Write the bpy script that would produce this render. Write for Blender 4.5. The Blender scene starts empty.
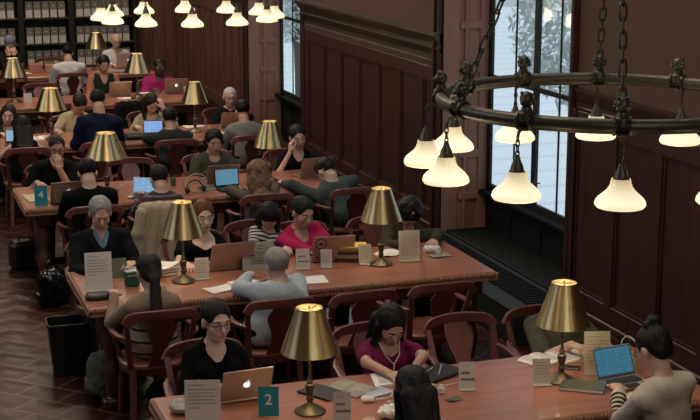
import bpy, math, random
import numpy as np
from mathutils import Vector, Matrix
random.seed(7); rng = np.random.default_rng(7)
S = bpy.context.scene
COL = S.collection
PI = math.pi
# ---------------------------------------------------------------- materials
MATS = {}
def M(name, col, rough=.6, metal=0., noise=.12, nscale=18., bump=.0, spec=.5, stretch=(1,1,1), emit=None, estr=0., sheen=0., coat=0.):
    if name in MATS: return MATS[name]
    m = bpy.data.materials.new(name); m.use_nodes = True
    nt = m.node_tree; b = nt.nodes['Principled BSDF']
    b.inputs['Roughness'].default_value = rough; b.inputs['Metallic'].default_value = metal
    b.inputs['Specular IOR Level'].default_value = spec
    if sheen: b.inputs['Sheen Weight'].default_value = sheen
    if coat:
        b.inputs['Coat Weight'].default_value = coat; b.inputs['Coat Roughness'].default_value = .15
    tc = nt.nodes.new('ShaderNodeTexCoord'); mp = nt.nodes.new('ShaderNodeMapping'); mp.inputs['Scale'].default_value = stretch
    nt.links.new(tc.outputs['Object'], mp.inputs['Vector'])
    nz = nt.nodes.new('ShaderNodeTexNoise'); nz.inputs['Scale'].default_value = nscale; nz.inputs['Detail'].default_value = 4
    nt.links.new(mp.outputs['Vector'], nz.inputs['Vector'])
    mx = nt.nodes.new('ShaderNodeMix'); mx.data_type = 'RGBA'
    c = Vector(col)
    lo = tuple(max(0, x*(1-noise)) for x in c); hi = tuple(min(1, x*(1+noise)) for x in c)
    mx.inputs[6].default_value = (*lo, 1); mx.inputs[7].default_value = (*hi, 1)
    nt.links.new(nz.outputs['Fac'], mx.inputs[0]); nt.links.new(mx.outputs[2], b.inputs['Base Color'])
    if bump:
        bp = nt.nodes.new('ShaderNodeBump'); bp.inputs['Strength'].default_value = bump; bp.inputs['Distance'].default_value = .01
        nt.links.new(nz.outputs['Fac'], bp.inputs['Height']); nt.links.new(bp.outputs['Normal'], b.inputs['Normal'])
    if emit:
        b.inputs['Emission Color'].default_value = (*emit, 1); b.inputs['Emission Strength'].default_value = estr
    MATS[name] = m
    return m
def stripes(name, a, bcol, per, axis=2, duty=.5, rough=.85, rotv=(0,0,0)):
    """cloth with stripes along an object axis"""
    if name in MATS: return MATS[name]
    m = M(name, a, rough=rough, noise=.05); nt = m.node_tree; b = nt.nodes['Principled BSDF']
    tc = nt.nodes.new('ShaderNodeTexCoord'); mp = nt.nodes.new('ShaderNodeMapping'); mp.inputs['Rotation'].default_value = rotv
    nt.links.new(tc.outputs['Object'], mp.inputs['Vector'])
    sx = nt.nodes.new('ShaderNodeSeparateXYZ'); nt.links.new(mp.outputs['Vector'], sx.inputs[0])
    dv = nt.nodes.new('ShaderNodeMath'); dv.operation = 'DIVIDE'; dv.inputs[1].default_value = per; nt.links.new(sx.outputs[axis], dv.inputs[0])
    fr = nt.nodes.new('ShaderNodeMath'); fr.operation = 'FRACT'; nt.links.new(dv.outputs[0], fr.inputs[0])
    gt = nt.nodes.new('ShaderNodeMath'); gt.operation = 'GREATER_THAN'; gt.inputs[1].default_value = duty; nt.links.new(fr.outputs[0], gt.inputs[0])
    mx = nt.nodes.new('ShaderNodeMix'); mx.data_type = 'RGBA'; mx.inputs[6].default_value = (*a, 1); mx.inputs[7].default_value = (*bcol, 1)
    nt.links.new(gt.outputs[0], mx.inputs[0]); nt.links.new(mx.outputs[2], b.inputs['Base Color'])
    return m
def wood(name, c1, c2, rough=.4, scale=3., stretch=(1,1,12), coat=0., bump=.05):
    if name in MATS: return MATS[name]
    m = bpy.data.materials.new(name); m.use_nodes = True; nt = m.node_tree; b = nt.nodes['Principled BSDF']
    tc = nt.nodes.new('ShaderNodeTexCoord'); mp = nt.nodes.new('ShaderNodeMapping'); mp.inputs['Scale'].default_value = stretch
    nt.links.new(tc.outputs['Object'], mp.inputs['Vector'])
    nz = nt.nodes.new('ShaderNodeTexNoise'); nz.inputs['Scale'].default_value = scale; nz.inputs['Detail'].default_value = 6; nz.inputs['Distortion'].default_value = .6
    nt.links.new(mp.outputs['Vector'], nz.inputs['Vector'])
    cr = nt.nodes.new('ShaderNodeValToRGB'); cr.color_ramp.elements[0].color = (*c1, 1); cr.color_ramp.elements[1].color = (*c2, 1)
    cr.color_ramp.elements[0].position = .3; cr.color_ramp.elements[1].position = .7
    nt.links.new(nz.outputs['Fac'], cr.inputs[0]); nt.links.new(cr.outputs[0], b.inputs['Base Color'])
    b.inputs['Roughness'].default_value = rough
    if coat: b.inputs['Coat Weight'].default_value = coat; b.inputs['Coat Roughness'].default_value = .22
    bp = nt.nodes.new('ShaderNodeBump'); bp.inputs['Strength'].default_value = bump; bp.inputs['Distance'].default_value = .004
    nt.links.new(nz.outputs['Fac'], bp.inputs['Height']); nt.links.new(bp.outputs['Normal'], b.inputs['Normal'])
    MATS[name] = m
    return m
# ---------------------------------------------------------------- mesh collector
class MB:
    def __init__(s): s.v = []; s.f = []
    def add(s, vs, fs):
        n = len(s.v); s.v += [tuple(v) for v in vs]; s.f += [tuple(i+n for i in f) for f in fs]; return s
    def box(s, c, d, R=None, b=0.):
        """box with chamfered edges (b)"""
        hx, hy, hz = d[0]/2, d[1]/2, d[2]/2
        if b <= 0:
            vs = [(x, y, z) for x in (-hx, hx) for y in (-hy, hy) for z in (-hz, hz)]
            fs = [(0,1,3,2), (4,6,7,5), (0,4,5,1), (2,3,7,6), (0,2,6,4), (1,5,7,3)]
        else:
            b = min(b, hx*.95, hy*.95, hz*.95)
            def oct_(a, c, bb): return [(-a+bb,-c), (a-bb,-c), (a,-c+bb), (a,c-bb), (a-bb,c), (-a+bb,c), (-a,c-bb), (-a,-c+bb)]
            rings = [[(x,y,-hz) for x,y in oct_(hx-b, hy-b, b*.4)], [(x,y,-hz+b) for x,y in oct_(hx, hy, b)],
                     [(x,y,hz-b) for x,y in oct_(hx, hy, b)], [(x,y,hz) for x,y in oct_(hx-b, hy-b, b*.4)]]
            vs = sum(rings, []); fs = [tuple(range(7, -1, -1)), tuple(range(24, 32))]
            for r in range(3):
                for i in range(8): j = (i+1) % 8; fs.append((r*8+i, r*8+j, r*8+8+j, r*8+8+i))
        c = Vector(c)
        vs = [(R @ Vector(v) if R else Vector(v)) + c for v in vs]
        return s.add(vs, fs)
    def lathe(s, prof, c=(0,0,0), n=20, R=None, cap=True, sx=1., sy=1.):
        c = Vector(c); vs = []; fs = []
        for r, z in prof:
            for i in range(n):
                a = 2*PI*i/n; v = Vector((r*sx*math.cos(a), r*sy*math.sin(a), z)); vs.append((R @ v if R else v) + c)
        for k in range(len(prof)-1):
            for i in range(n): j = (i+1) % n; fs.append((k*n+i, k*n+j, k*n+n+j, k*n+n+i))
        if cap: fs += [tuple(range(n-1, -1, -1)), tuple(range((len(prof)-1)*n, len(prof)*n))]
        return s.add(vs, fs)
    def cyl(s, p, q, r0, r1=None, n=12):
        p = Vector(p); q = Vector(q); r1 = r0 if r1 is None else r1; d = q-p
        R = d.to_track_quat('Z', 'Y').to_matrix()
        return s.lathe([(r0, 0), (r1, d.length)], p, n, R)
    def ball(s, c, r, n=12, R=None):
        r = (r, r, r) if not hasattr(r, '__len__') else r
        m = n//2
        vs = [Vector((0,0,-r[2]))] + [Vector((r[0]*math.sin(PI*k/m)*math.cos(2*PI*i/n), r[1]*math.sin(PI*k/m)*math.sin(2*PI*i/n), -r[2]*math.cos(PI*k/m))) for k in range(1, m) for i in range(n)] + [Vector((0,0,r[2]))]
        fs = [(0, 1+(i+1) % n, 1+i) for i in range(n)]
        for k in range(m-2):
            for i in range(n): j = (i+1) % n; fs.append((1+k*n+i, 1+k*n+j, 1+k*n+n+j, 1+k*n+n+i))
        L = len(vs)-1; o = 1+(m-2)*n
        fs += [(o+i, o+(i+1) % n, L) for i in range(n)]
        c = Vector(c)
        return s.add([(R @ v if R else v)+c for v in vs], fs)
    def sweep(s, pts, sec, up=(0,0,1), closed=False, scale=None):
        """sweep a section [(u,w)] along pts; u along side, w along up-ish"""
        pts = [Vector(p) for p in pts]; up = Vector(up); n = len(sec); vs = []; fs = []; N = len(pts)
        for i, p in enumerate(pts):
            if closed: t = pts[(i+1) % N]-pts[i-1]
            else: t = pts[min(i+1, N-1)]-pts[max(i-1, 0)]
            t.normalize(); side = t.cross(up)
            if side.length < 1e-4: side = t.cross(Vector((0,1,0)))
            side.normalize(); u2 = side.cross(t)
            k = scale[i] if scale else 1.
            for a, b in sec: vs.append(p + side*a*k + u2*b*k)
        for i in range(N if closed else N-1):
            i2 = (i+1) % N
            for j in range(n): j2 = (j+1) % n; fs.append((i*n+j, i*n+j2, i2*n+j2, i2*n+j))
        if not closed: fs += [tuple(range(n-1, -1, -1)), tuple(range((N-1)*n, N*n))]
        return s.add(vs, fs)
    def tube(s, pts, r, n=8, closed=False, scale=None, up=(0,0,1)):
        return s.sweep(pts, [(r*math.cos(2*PI*i/n), r*math.sin(2*PI*i/n)) for i in range(n)], up, closed, scale)
    def prism(s, poly, h, M4=None):
        """extrude xy polygon from z=0 to z=h"""
        n = len(poly); vs = [Vector((x,y,0)) for x,y in poly] + [Vector((x,y,h)) for x,y in poly]
        if M4: vs = [M4 @ v for v in vs]
        fs = [tuple(range(n-1, -1, -1)), tuple(range(n, 2*n))] + [(i, (i+1) % n, n+(i+1) % n, n+i) for i in range(n)]
        return s.add(vs, fs)
    def build(s, name, mat, parent=None, smooth=False):
        me = bpy.data.meshes.new(name); me.from_pydata(s.v, [], s.f); me.update()
        o = bpy.data.objects.new(name, me); COL.objects.link(o)
        for m in (mat if isinstance(mat, (list, tuple)) else [mat]): me.materials.append(m)
        if smooth:
            me.polygons.foreach_set('use_smooth', [True]*len(me.polygons))
            if smooth != 'all': 
                try: me.set_sharp_from_angle(angle=math.radians(40))
                except Exception: pass
        if parent: o.parent = parent
        return o
def tag(o, label=None, cat=None, group=None, kind=None):
    if label: o['label'] = label
    if cat: o['category'] = cat
    if group: o['group'] = group
    if kind: o['kind'] = kind
    return o
def empty(name, loc=(0,0,0), rz=0., label=None, cat=None, group=None):
    o = bpy.data.objects.new(name, None); COL.objects.link(o); o.empty_display_size = .1
    o.location = loc; o.rotation_euler = (0,0,rz); return tag(o, label, cat, group)
def copy_tree(o, parent=None):
    c = o.copy(); COL.objects.link(c)
    if parent: c.parent = parent
    for ch in list(o.children): copy_tree(ch, c)
    return c
def struct(o): o['kind'] = 'structure'; return o
def text(name, body, size, mat, parent, loc, rot=(0,0,0), ext=.0006):
    cu = bpy.data.curves.new(name, 'FONT'); cu.body = body; cu.size = size; cu.extrude = ext; cu.align_x = 'CENTER'; cu.align_y = 'CENTER'; cu.offset = size*.015
    tmp = bpy.data.objects.new('tmp_text', cu); COL.objects.link(tmp)
    dg = bpy.context.evaluated_depsgraph_get(); dg.update(); me = bpy.data.meshes.new_from_object(tmp.evaluated_get(dg)); bpy.data.objects.remove(tmp)
    me.name = name; me.materials.clear(); me.materials.append(mat)
    o = bpy.data.objects.new(name, me); COL.objects.link(o); o.location = loc; o.rotation_euler = rot
    if parent: o.parent = parent
    return o
# ---------------------------------------------------------------- implicit bodies (smooth unions, surface nets)
def surfnet(F, org, h):
    Sg = F < 0
    n = [k-1 for k in F.shape]
    cnt = np.zeros(n, np.uint8)
    offs = [(i,j,k) for i in (0,1) for j in (0,1) for k in (0,1)]
    for i,j,k in offs: cnt += Sg[i:n[0]+i, j:n[1]+j, k:n[2]+k]
    act = (cnt > 0) & (cnt < 8)
    ids = np.argwhere(act); idx = -np.ones(n, np.int64); idx[act] = np.arange(len(ids))
    V = [F[ids[:,0]+i, ids[:,1]+j, ids[:,2]+k] for i,j,k in offs]
    acc = np.zeros((len(ids), 3)); ne = np.zeros(len(ids))
    for a in range(8):
        for b in range(a+1, 8):
            d = [offs[b][q]-offs[a][q] for q in range(3)]
            if sum(abs(q) for q in d) != 1: continue
            va, vb = V[a], V[b]; m = (va < 0) != (vb < 0)
            t = np.where(m, va/np.where(m, va-vb, 1), 0)
            for q in range(3): acc[:,q] += np.where(m, offs[a][q] + t*d[q], 0)
            ne += m
    P = org + h*(ids + acc/ne[:,None])
    quads = []
    for ax in range(3):
        sl0 = [slice(1, None)]*3; sl0[ax] = slice(0, -1); sl1 = [slice(1, None)]*3; sl1[ax] = slice(1, None)
        A = Sg[tuple(sl0)]; B = Sg[tuple(sl1)]
        e = np.argwhere(A != B)
        if not len(e): continue
        inside = A[tuple(e.T)]
        e = e + 1; e[:,ax] -= 1
        u, w = [(1,2),(2,0),(0,1)][ax]
        def cell(du, dw):
            c = e.copy(); c[:,u] += du; c[:,w] += dw; return idx[tuple(c.T)]
        ok = np.all(e < np.array(n), axis=1)
        e = e[ok]; inside = inside[ok]
        q = np.stack([cell(-1,-1), cell(0,-1), cell(0,0), cell(-1,0)], 1)
        q[~inside] = q[~inside][:, ::-1]
        quads.append(q)
    Q = np.concatenate(quads); Q = Q[(Q >= 0).all(1)]
    return P, Q
def cone(a, b, ra, rb, flat=None, k=None): return ('c', np.array(a, float), np.array(b, float), ra, rb, flat, k)
def ell(c, r, R=None, k=None): return ('e', np.array(c, float), np.array(r, float), R, k)
def pdist(p, X, Y, Z):
    if p[0] == 'c':
        _, a, b, ra, rb, flat, k = p; ab = b-a
        x, y, z = X-a[0], Y-a[1], Z-a[2]
        if flat is not None:
            f = np.array(flat[0]); s = flat[1]; dt = (x*f[0]+y*f[1]+z*f[2])*(s-1)
            x = x+dt*f[0]; y = y+dt*f[1]; z = z+dt*f[2]; ab = ab + f*np.dot(ab, f)*(s-1)
        L = max(1e-9, float(ab@ab)); t = np.clip((x*ab[0]+y*ab[1]+z*ab[2])/L, 0, 1)
        d = np.sqrt((x-t*ab[0])**2+(y-t*ab[1])**2+(z-t*ab[2])**2)-(ra+(rb-ra)*t)
        return d
    _, c, r, R, k = p
    x, y, z = X-c[0], Y-c[1], Z-c[2]
    if R is not None: x, y, z = R[0,0]*x+R[1,0]*y+R[2,0]*z, R[0,1]*x+R[1,1]*y+R[2,1]*z, R[0,2]*x+R[1,2]*y+R[2,2]*z
    k0 = np.sqrt((x/r[0])**2+(y/r[1])**2+(z/r[2])**2); k1 = np.sqrt((x/r[0]**2)**2+(y/r[1]**2)**2+(z/r[2]**2)**2)
    return k0*(k0-1)/np.maximum(k1, 1e-6)
def pbox(p, pad):
    if p[0] == 'c':
        r = max(p[3], p[4])+pad; return np.minimum(p[1], p[2])-r, np.maximum(p[1], p[2])+r
    r = max(p[2])+pad; return p[1]-r, p[1]+r
def blob(name, prims, h, mat, parent=None, k=.02, cuts=(), kc=.006, noise=None, loc=(0,0,0)):
    lo = np.min([pbox(p, 3*h)[0] for p in prims], 0); hi = np.max([pbox(p, 3*h)[1] for p in prims], 0)
    n = np.ceil((hi-lo)/h).astype(int)+1
    F = np.full(n, .1, np.float32)
    ax = [lo[q]+h*np.arange(n[q]) for q in range(3)]
    def local(p, pad):
        a, b = pbox(p, pad); s = []
        for q in range(3):
            i0 = max(0, int((a[q]-lo[q])/h)); i1 = min(n[q], int((b[q]-lo[q])/h)+2); s.append(slice(i0, max(i0, i1)))
        g = [ax[q][s[q]] for q in range(3)]
        return tuple(s), g[0][:,None,None], g[1][None,:,None], g[2][None,None,:]
    for p in prims:
        kk = p[-1] if p[-1] is not None else k
        s, X, Y, Z = local(p, kk+2*h); d = pdist(p, X, Y, Z); f = F[s]
        t = np.clip(.5+.5*(f-d)/kk, 0, 1); F[s] = f*(1-t)+d*t-kk*t*(1-t)
    if noise is not None:
        F += noise(ax[0][:,None,None], ax[1][None,:,None], ax[2][None,None,:]).astype(np.float32)
    for p in cuts:
        s, X, Y, Z = local(p, kc+2*h); d = -pdist(p, X, Y, Z); f = F[s]
        t = np.clip(.5-.5*(f-d)/kc, 0, 1); F[s] = f*(1-t)+d*t+kc*t*(1-t)
    P, Q = surfnet(F, lo, h)
    me = bpy.data.meshes.new(name)
    me.vertices.add(len(P)); me.vertices.foreach_set('co', P.astype(np.float32).ravel())
    me.loops.add(len(Q)*4); me.loops.foreach_set('vertex_index', Q.astype(np.int32).ravel())
    me.polygons.add(len(Q)); me.polygons.foreach_set('loop_start', np.arange(0, len(Q)*4, 4, dtype=np.int32)); me.polygons.foreach_set('use_smooth', np.ones(len(Q), bool))
    me.update(calc_edges=True); me.validate()
    me.materials.append(mat)
    o = bpy.data.objects.new(name, me); COL.objects.link(o); o.location = loc
    if parent: o.parent = parent
    return o
# ---------------------------------------------------------------- people
SKIN = {'light': (.62,.39,.29), 'fair': (.72,.48,.38), 'tan': (.50,.30,.21), 'brown': (.22,.12,.08), 'dark': (.07,.035,.025)}
HAIRC = {'black': (.008,.007,.008), 'dark': (.018,.012,.010), 'brown': (.06,.032,.018), 'light': (.19,.115,.06), 'red': (.13,.045,.02), 'grey': (.30,.28,.26), 'white': (.55,.53,.50)}
def mskin(k): return M('skin_'+k, SKIN[k], rough=.55, noise=.06, nscale=25)
def mhair(k): return M('hair_'+k, HAIRC[k], rough=.55, noise=.5, nscale=70, bump=.4, stretch=(1,1,.15), spec=.25)
def mcloth(n, c): return M('cloth_'+n, c, rough=.9, noise=.12, nscale=40, bump=.25, spec=.12)
def nrm(v): v = np.array(v, float); return v/np.linalg.norm(v)
def ik(Sh, T, L1, L2, pole):
    d = T-Sh; D = np.linalg.norm(d); 
    if D > (L1+L2)*.985: T = Sh + d*(L1+L2)*.985/D; d = T-Sh; D = np.linalg.norm(d)
    u = d/D; a = (L1*L1-L2*L2+D*D)/(2*D); hh = math.sqrt(max(0, L1*L1-a*a))
    p = np.array(pole, float); p = p-u*np.dot(p, u); p = nrm(p)
    return Sh+u*a+p*hh, T
def hand_prims(W, d, n, side, curl=.5, sc=1.):
    """W wrist, d finger direction, n palm normal, side towards the thumb"""
    d = nrm(d); n = nrm(n - d*np.dot(n, d)); s = np.cross(n, d)
    if np.dot(s, side) < 0: s = -s
    out = []
    Ls = [.070, .079, .073, .056]
    out.append(cone(W, W+d*.075*sc, .019*sc, .026*sc, (tuple(n), 1.9), .01))
    for i in range(4):
        K = W + d*(.088-.004*abs(i-1.3))*sc + s*(.030-.0195*i)*sc
        out.append(cone(W+s*(.014-.010*i)*sc, K, .012*sc, .0105*sc, None, .006))
        p = K; dd = nrm(d + s*(.10-.07*i)); cc = curl*(.7+.15*i)
        for j, f in enumerate((.46, .30, .24)):
            dd = nrm(dd*math.cos(cc)+n*math.sin(cc)); q = p+dd*Ls[i]*f*sc
            out.append(cone(p, q, (.0093-.0008*j)*sc, (.0088-.0008*j)*sc, None, .0035)); p = q
            cc = curl*.95
    t0 = W+d*.018*sc+s*.018*sc; t1 = t0+nrm(d*.62+s*.7+n*.3)*.043*sc; t2 = t1+nrm(d*.85+s*.32+n*.3)*.034*sc; t3 = t2+nrm(d*.95+s*.1+n*.25)*.026*sc
    out += [cone(t0, t1, .015*sc, .0115*sc, None, .008), cone(t1, t2, .0108*sc, .0098*sc, None, .004), cone(t2, t3, .0098*sc, .0082*sc, None, .004)]
    return out
def rot(yaw, pitch, roll=0.):
    """head axes; yaw>0 turns left, pitch>0 looks down, roll>0 tips to the right shoulder"""
    return np.array((Matrix.Rotation(yaw, 3, 'Z') @ Matrix.Rotation(-pitch, 3, 'X') @ Matrix.Rotation(roll, 3, 'Y')))
def person(label, seat, rz, head, hair='short', hc='dark', skin='light', top=('black', (.01,.01,.012)), sleeve=1., yaw=0, pitch=25, roll=0,
           hands=None, fem=False, h=.0065, neck='crew', face=True, extras=(), bottom=('navy_trousers', (.012,.013,.02)), w=1., group=None, hs=1., loose=1., hairlen=.4, handdir=None, curl=.45):
    """seat=(x,y) hip place, rz facing (0 = +Y), head world position"""
    root_loc = np.array([seat[0], seat[1], 0.])
    c, s_ = math.cos(rz), math.sin(rz)
    def loc(pw):
        q = np.array(pw, float)-root_loc; return np.array([c*q[0]+s_*q[1], -s_*q[0]+c*q[1], q[2]])
    H = loc(head); Rh = rot(math.radians(yaw), math.radians(pitch), math.radians(roll))
    A = lambda x, y, z: H + Rh @ (np.array([x, y, z])*hs)
    P = np.array([0, -.03, .555])
    NT = A(0, -.02, -.095)
    C7 = H + np.array([0, 0, 0]) + Rh @ np.array([0, -.035, -.10])*.5 + np.array([0, -.045, -.135])
    T = nrm(C7-P); L = np.linalg.norm(C7-P)
    Rt = np.array([1., 0, 0]); Rt = nrm(Rt-T*np.dot(Rt, T)); Fw = nrm(np.cross(T, Rt))   # T up, Rt right -> forward
    if Fw[1] < 0: Fw = -Fw
    ww = w*(.84 if fem else .93)
    def B(x, f, t): return P+Rt*x+Fw*f+T*t*L
    R3 = np.stack([Rt, Fw, T], 1)
    sh = [B(-.165*ww, .0, .90), B(.165*ww, .0, .90)]
    torso = [ell(P+np.array([0, .0, .0]), (.175*ww*(1.06 if fem else 1), .12, .105), None, .05),
             ell(B(0, .01, .33), (.145*ww, .108*ww, .17), R3, .06), ell(B(0, .012, .68), (.152*ww, .105*ww, .18), R3, .05),
             cone(B(-.115*ww, -.005, .89), B(.115*ww, -.005, .89), .058, .058, None, .05), cone(B(-.11*ww,-.005,.91), B(0,-.012,.97), .045, .055, None, .04), cone(B(.11*ww,-.005,.91), B(0,-.012,.97), .045, .055, None, .04)]
    if fem: torso += [ell(B(x, .085, .66), (.062, .06, .062), R3, .03) for x in (-.068, .068)]
    neckp = [cone(B(0, -.015, .93), NT, .06*ww, .053*ww, None, .03)]
    if hands is None: hands = ((-.12, .29, .80), (.12, .29, .80))
    arms = []; wr = []
    for i in (0, 1):
        sd = -1 if i == 0 else 1
        tgt = np.array(hands[i], float)
        E_, W_ = ik(sh[i], tgt, .285, .255, (sd*.45, -.30, -.85))
        if E_[2] < .80 and E_[1] > .14 and abs(tgt[2]-.8) < .08: E_[2] = .815
        arms.append((sh[i], E_, W_)); wr.append(W_)
    armp = []
    for a, e, wv in arms: armp += [cone(a, e, .046*ww, .038*ww, None, .025), cone(e, wv, .038*ww, .026*ww, None, .02)]
    handp = []
    for i in (0, 1):
        sd = -1 if i == 0 else 1
        fd = arms[i][2]-arms[i][1]; n = np.array([0, .0, -1.])
        if handdir and handdir[i] is not None: fd = np.array(handdir[i][0], float); n = np.array(handdir[i][1], float)
        else: fd = np.array([fd[0]*.6, fd[1]+.02, fd[2]*.15])
        handp += hand_prims(wr[i], fd, n, np.array([-sd, .0, .15]), curl, .93 if fem else 1.)
    hip = [P+np.array([x*ww, .03, -.015]) for x in (-.095, .095)]
    kn = [np.array([x, .43, .515]) for x in (-.13, .13)]; an = [np.array([x, .38, .085]) for x in (-.13, .13)]
    legp = []
    for i in (0, 1): legp += [cone(hip[i], kn[i], .083*ww, .058, None, .04), cone(kn[i], an[i], .056, .038, None, .03)]
    toes = [an[i]+np.array([(-.03, .03)[i], .17, -.045]) for i in (0, 1)]
    footp = [cone(an[i]+np.array([0, -.03, -.045]), toes[i], .036, .03, None, .02) for i in (0, 1)]
    hp = [ell(A(0,-.012,.036), np.array((.076,.094,.084))*hs, Rh, .02), ell(A(0,.022,-.028), np.array((.058,.070,.083))*hs, Rh, .03),
          ell(A(0,.050,-.086), np.array((.034,.034,.025))*hs, Rh, .025), cone(A(0,.088,.008), A(0,.108,-.028), .008, .013, None, .012),
          cone(A(-.036,.080,.026), A(.036,.080,.026), .011, .011, None, .012), cone(A(-.018,.086,-.058), A(.018,.086,-.058), .010, .010, None, .008)]
    hp += [ell(A(x,.058,-.028), np.array((.028,.026,.026))*hs, Rh, .02) for x in (-.034, .034)]
    hp += [ell(A(x,-.006,-.006), np.array((.012,.022,.033))*hs, Rh, .008) for x in (-.078, .078)]
    eyec = [ell(A(x,.098,.006), np.array((.018,.019,.012))*hs, Rh, None) for x in (-.031, .031)]
    body = blob('person', torso+neckp+armp+handp+legp+footp+hp, h, mskin(skin), k=.02, cuts=eyec, kc=.012)
    body.location = root_loc; body.rotation_euler = (0, 0, rz)
    tag(body, label, 'person', group)
    # face
    if face:
        for x in (-.031, .031):
            m = MB(); m.ball(A(x,.0795,.006), (.0125*hs,)*3, 10); ey = m.build('eye', M('eye_white', (.55,.53,.50), rough=.3, noise=.02), body, True)
            m = MB(); m.ball(A(x,.0895,.003), (.006*hs,)*3, 8); m.build('iris', M('iris', (.03,.018,.012), rough=.2), ey, True)
        for x in (-1, 1):
            m = MB(); m.tube([A(x*.018,.092,.027), A(x*.032,.092,.032), A(x*.048,.080,.027)], .0042, 6)
            m.build('eyebrow', mhair(hc if hc not in ('grey','white') else 'grey'), body, True)
        m = MB(); m.ball(A(0,.0925,-.058), (.023,.006,.0085), 10, Matrix([list(r) for r in Rh]))
        m.build('lips', M('lips_'+skin, tuple(x*f for x, f in zip(SKIN[skin], (.8,.45,.5))), rough=.45), body, True)
    # clothes
    f1 = .009*loose
    def infl(p, e):
        if p[0] == 'c': return ('c', p[1], p[2], p[3]+e, p[4]+e, p[5], p[6])
        return ('e', p[1], p[2]+e, p[3], p[4])
    tt = [infl(p, f1) for p in torso]
    for i, (a, e, wv) in enumerate(arms):
        ra, rb, rc = .046*ww+.007+.006*loose, .038*ww+.008+.005*loose, .026*ww+.008+.003*loose
        if sleeve >= .99: tt += [cone(a, e, ra, rb, None, .025), cone(e, wv+(e-wv)*.04, rb, rc, None, .02)]
        elif sleeve > .5: q = e+(wv-e)*(sleeve-.5)*2; tt += [cone(a, e, ra, rb, None, .025), cone(e, q, rb, rb-.003, None, .02)]
        elif sleeve > 0: q = a+(e-a)*sleeve*2; tt += [cone(a, q, ra, ra+.002, None, .02)]
    ph = rng.uniform(0, 6, 6)
    def fold(X, Y, Z): return (.0032*loose*np.sin(38*Z+14*X+ph[0]+2*np.sin(11*Y+ph[1]))*np.sin(17*X+9*Y+ph[2]) + .002*np.sin(61*Y-33*Z+ph[3])*np.sin(29*X+ph[4]))
    nc = B(0, .065, 1.0)
    cuts = [ell(nc, (.062,.07,.06), R3, None), cone(NT, NT+T*.12, .075, .09)]
    if neck in ('v', 'suit'): cuts += [cone(B(0,.09,.97), B(0,.16,.72), .055, .012)]
    if neck == 'scoop': cuts += [ell(B(0,.09,.93), (.095,.09,.085), R3, None)]
    if sleeve == 0: cuts += [cone(a+(e-a)*.02, e, .06*ww, .06*ww) for a, e, _ in arms]
    for i in (0, 1): cuts += [cone(arms[i][2], arms[i][2]+nrm(arms[i][2]-arms[i][1])*.1, .02, .02)]
    mt = top[1] if not isinstance(top[1], tuple) else mcloth(top[0], top[1])
    blob('shirt', tt, h, mt, body, k=.03, cuts=cuts, noise=fold)
    if neck in ('collar', 'v_collar'):
        m = MB(); pts = [B(.068*math.sin(a), -.01+.062*math.cos(a+PI), .985-.05*math.cos(a+PI)*-1*0) + Fw*(.03 if abs(a) > 2 else 0) for a in np.linspace(-2.6, 2.6, 15)]
        m.sweep(pts, [(-.004,-.022), (.004,-.022), (.004,.018), (-.004,.018)], tuple(T)); m.build('collar', mt, body, True)
    if neck == 'suit':
        sb = [infl(p, .004) for p in torso]
        blob('undershirt', sb[2:4]+[cone(B(0,-.01,.95), B(0,.0,1.03), .066, .062)], h, mcloth('pale_blue_shirt', (.20,.30,.36)), body, k=.04, cuts=[cone(B(0,.08,1.02), B(0,.13,.90), .03, .008)])
        m = MB()
        for x in (-1, 1): m.sweep([B(x*.07,.055,1.0), B(x*.075,.11,.90), B(x*.045,.145,.74), B(x*.01,.15,.60)], [(-.018,-.004),(.018,-.004),(.018,.004),(-.018,.004)], tuple(Fw))
        m.build('lapels', mt, body, True)
    mb = bottom[1] if not isinstance(bottom[1], tuple) else mcloth(bottom[0], bottom[1])
    blob('trousers', [infl(p, .014) for p in legp]+[infl(torso[0], .012)], max(h, .009), mb, body, k=.04)
    for p in footp: blob('shoe', [infl(p, .010)], max(h, .008), M('shoe_leather', (.015,.013,.012), rough=.4), body, k=.02)
    # hair
    mh = mhair(hc)
    def strands(amp=.003, fq=34):
        def f(X, Y, Z):
            x, y = X-H[0], Y-H[1]
            a = np.arctan2(y, x+1e-6); return amp*.5*np.sin(fq*1.4*a+2*np.sin(9*(Z-H[2])+ph[1])) + .0035*np.sin(31*X+ph[2]+4*Z)*np.sin(27*Y+ph[3])*np.sin(29*Z+ph[4]) + .0018*np.sin(83*X+40*Y+ph[5])*np.sin(71*Z-33*Y)
        return f
    def curls(X, Y, Z): return .009*np.sin(52*X+ph[0])*np.sin(49*Y+ph[1])*np.sin(45*Z+ph[2])+.005*np.sin(95*X+20*Z)*np.sin(88*Z+ph[3])*np.sin(90*Y)
    cap = ell(A(0,-.020,.043), np.array((.086,.103,.090))*hs, Rh, .02)
    facecut = ell(A(0,.122,-.020), np.array((.072,.098,.106))*hs, Rh, None)
    part = [cone(A(.0,.10,.13), A(.0,-.02,.137), .006, .002)]
    nape = [ell(A(0,-.03,-.13), np.array((.13,.13,.095))*hs, Rh, None)]
    earc = [ell(A(x,.02,-.02), (.03,.035,.035), Rh, None) for x in (-.09, .09)]
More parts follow.
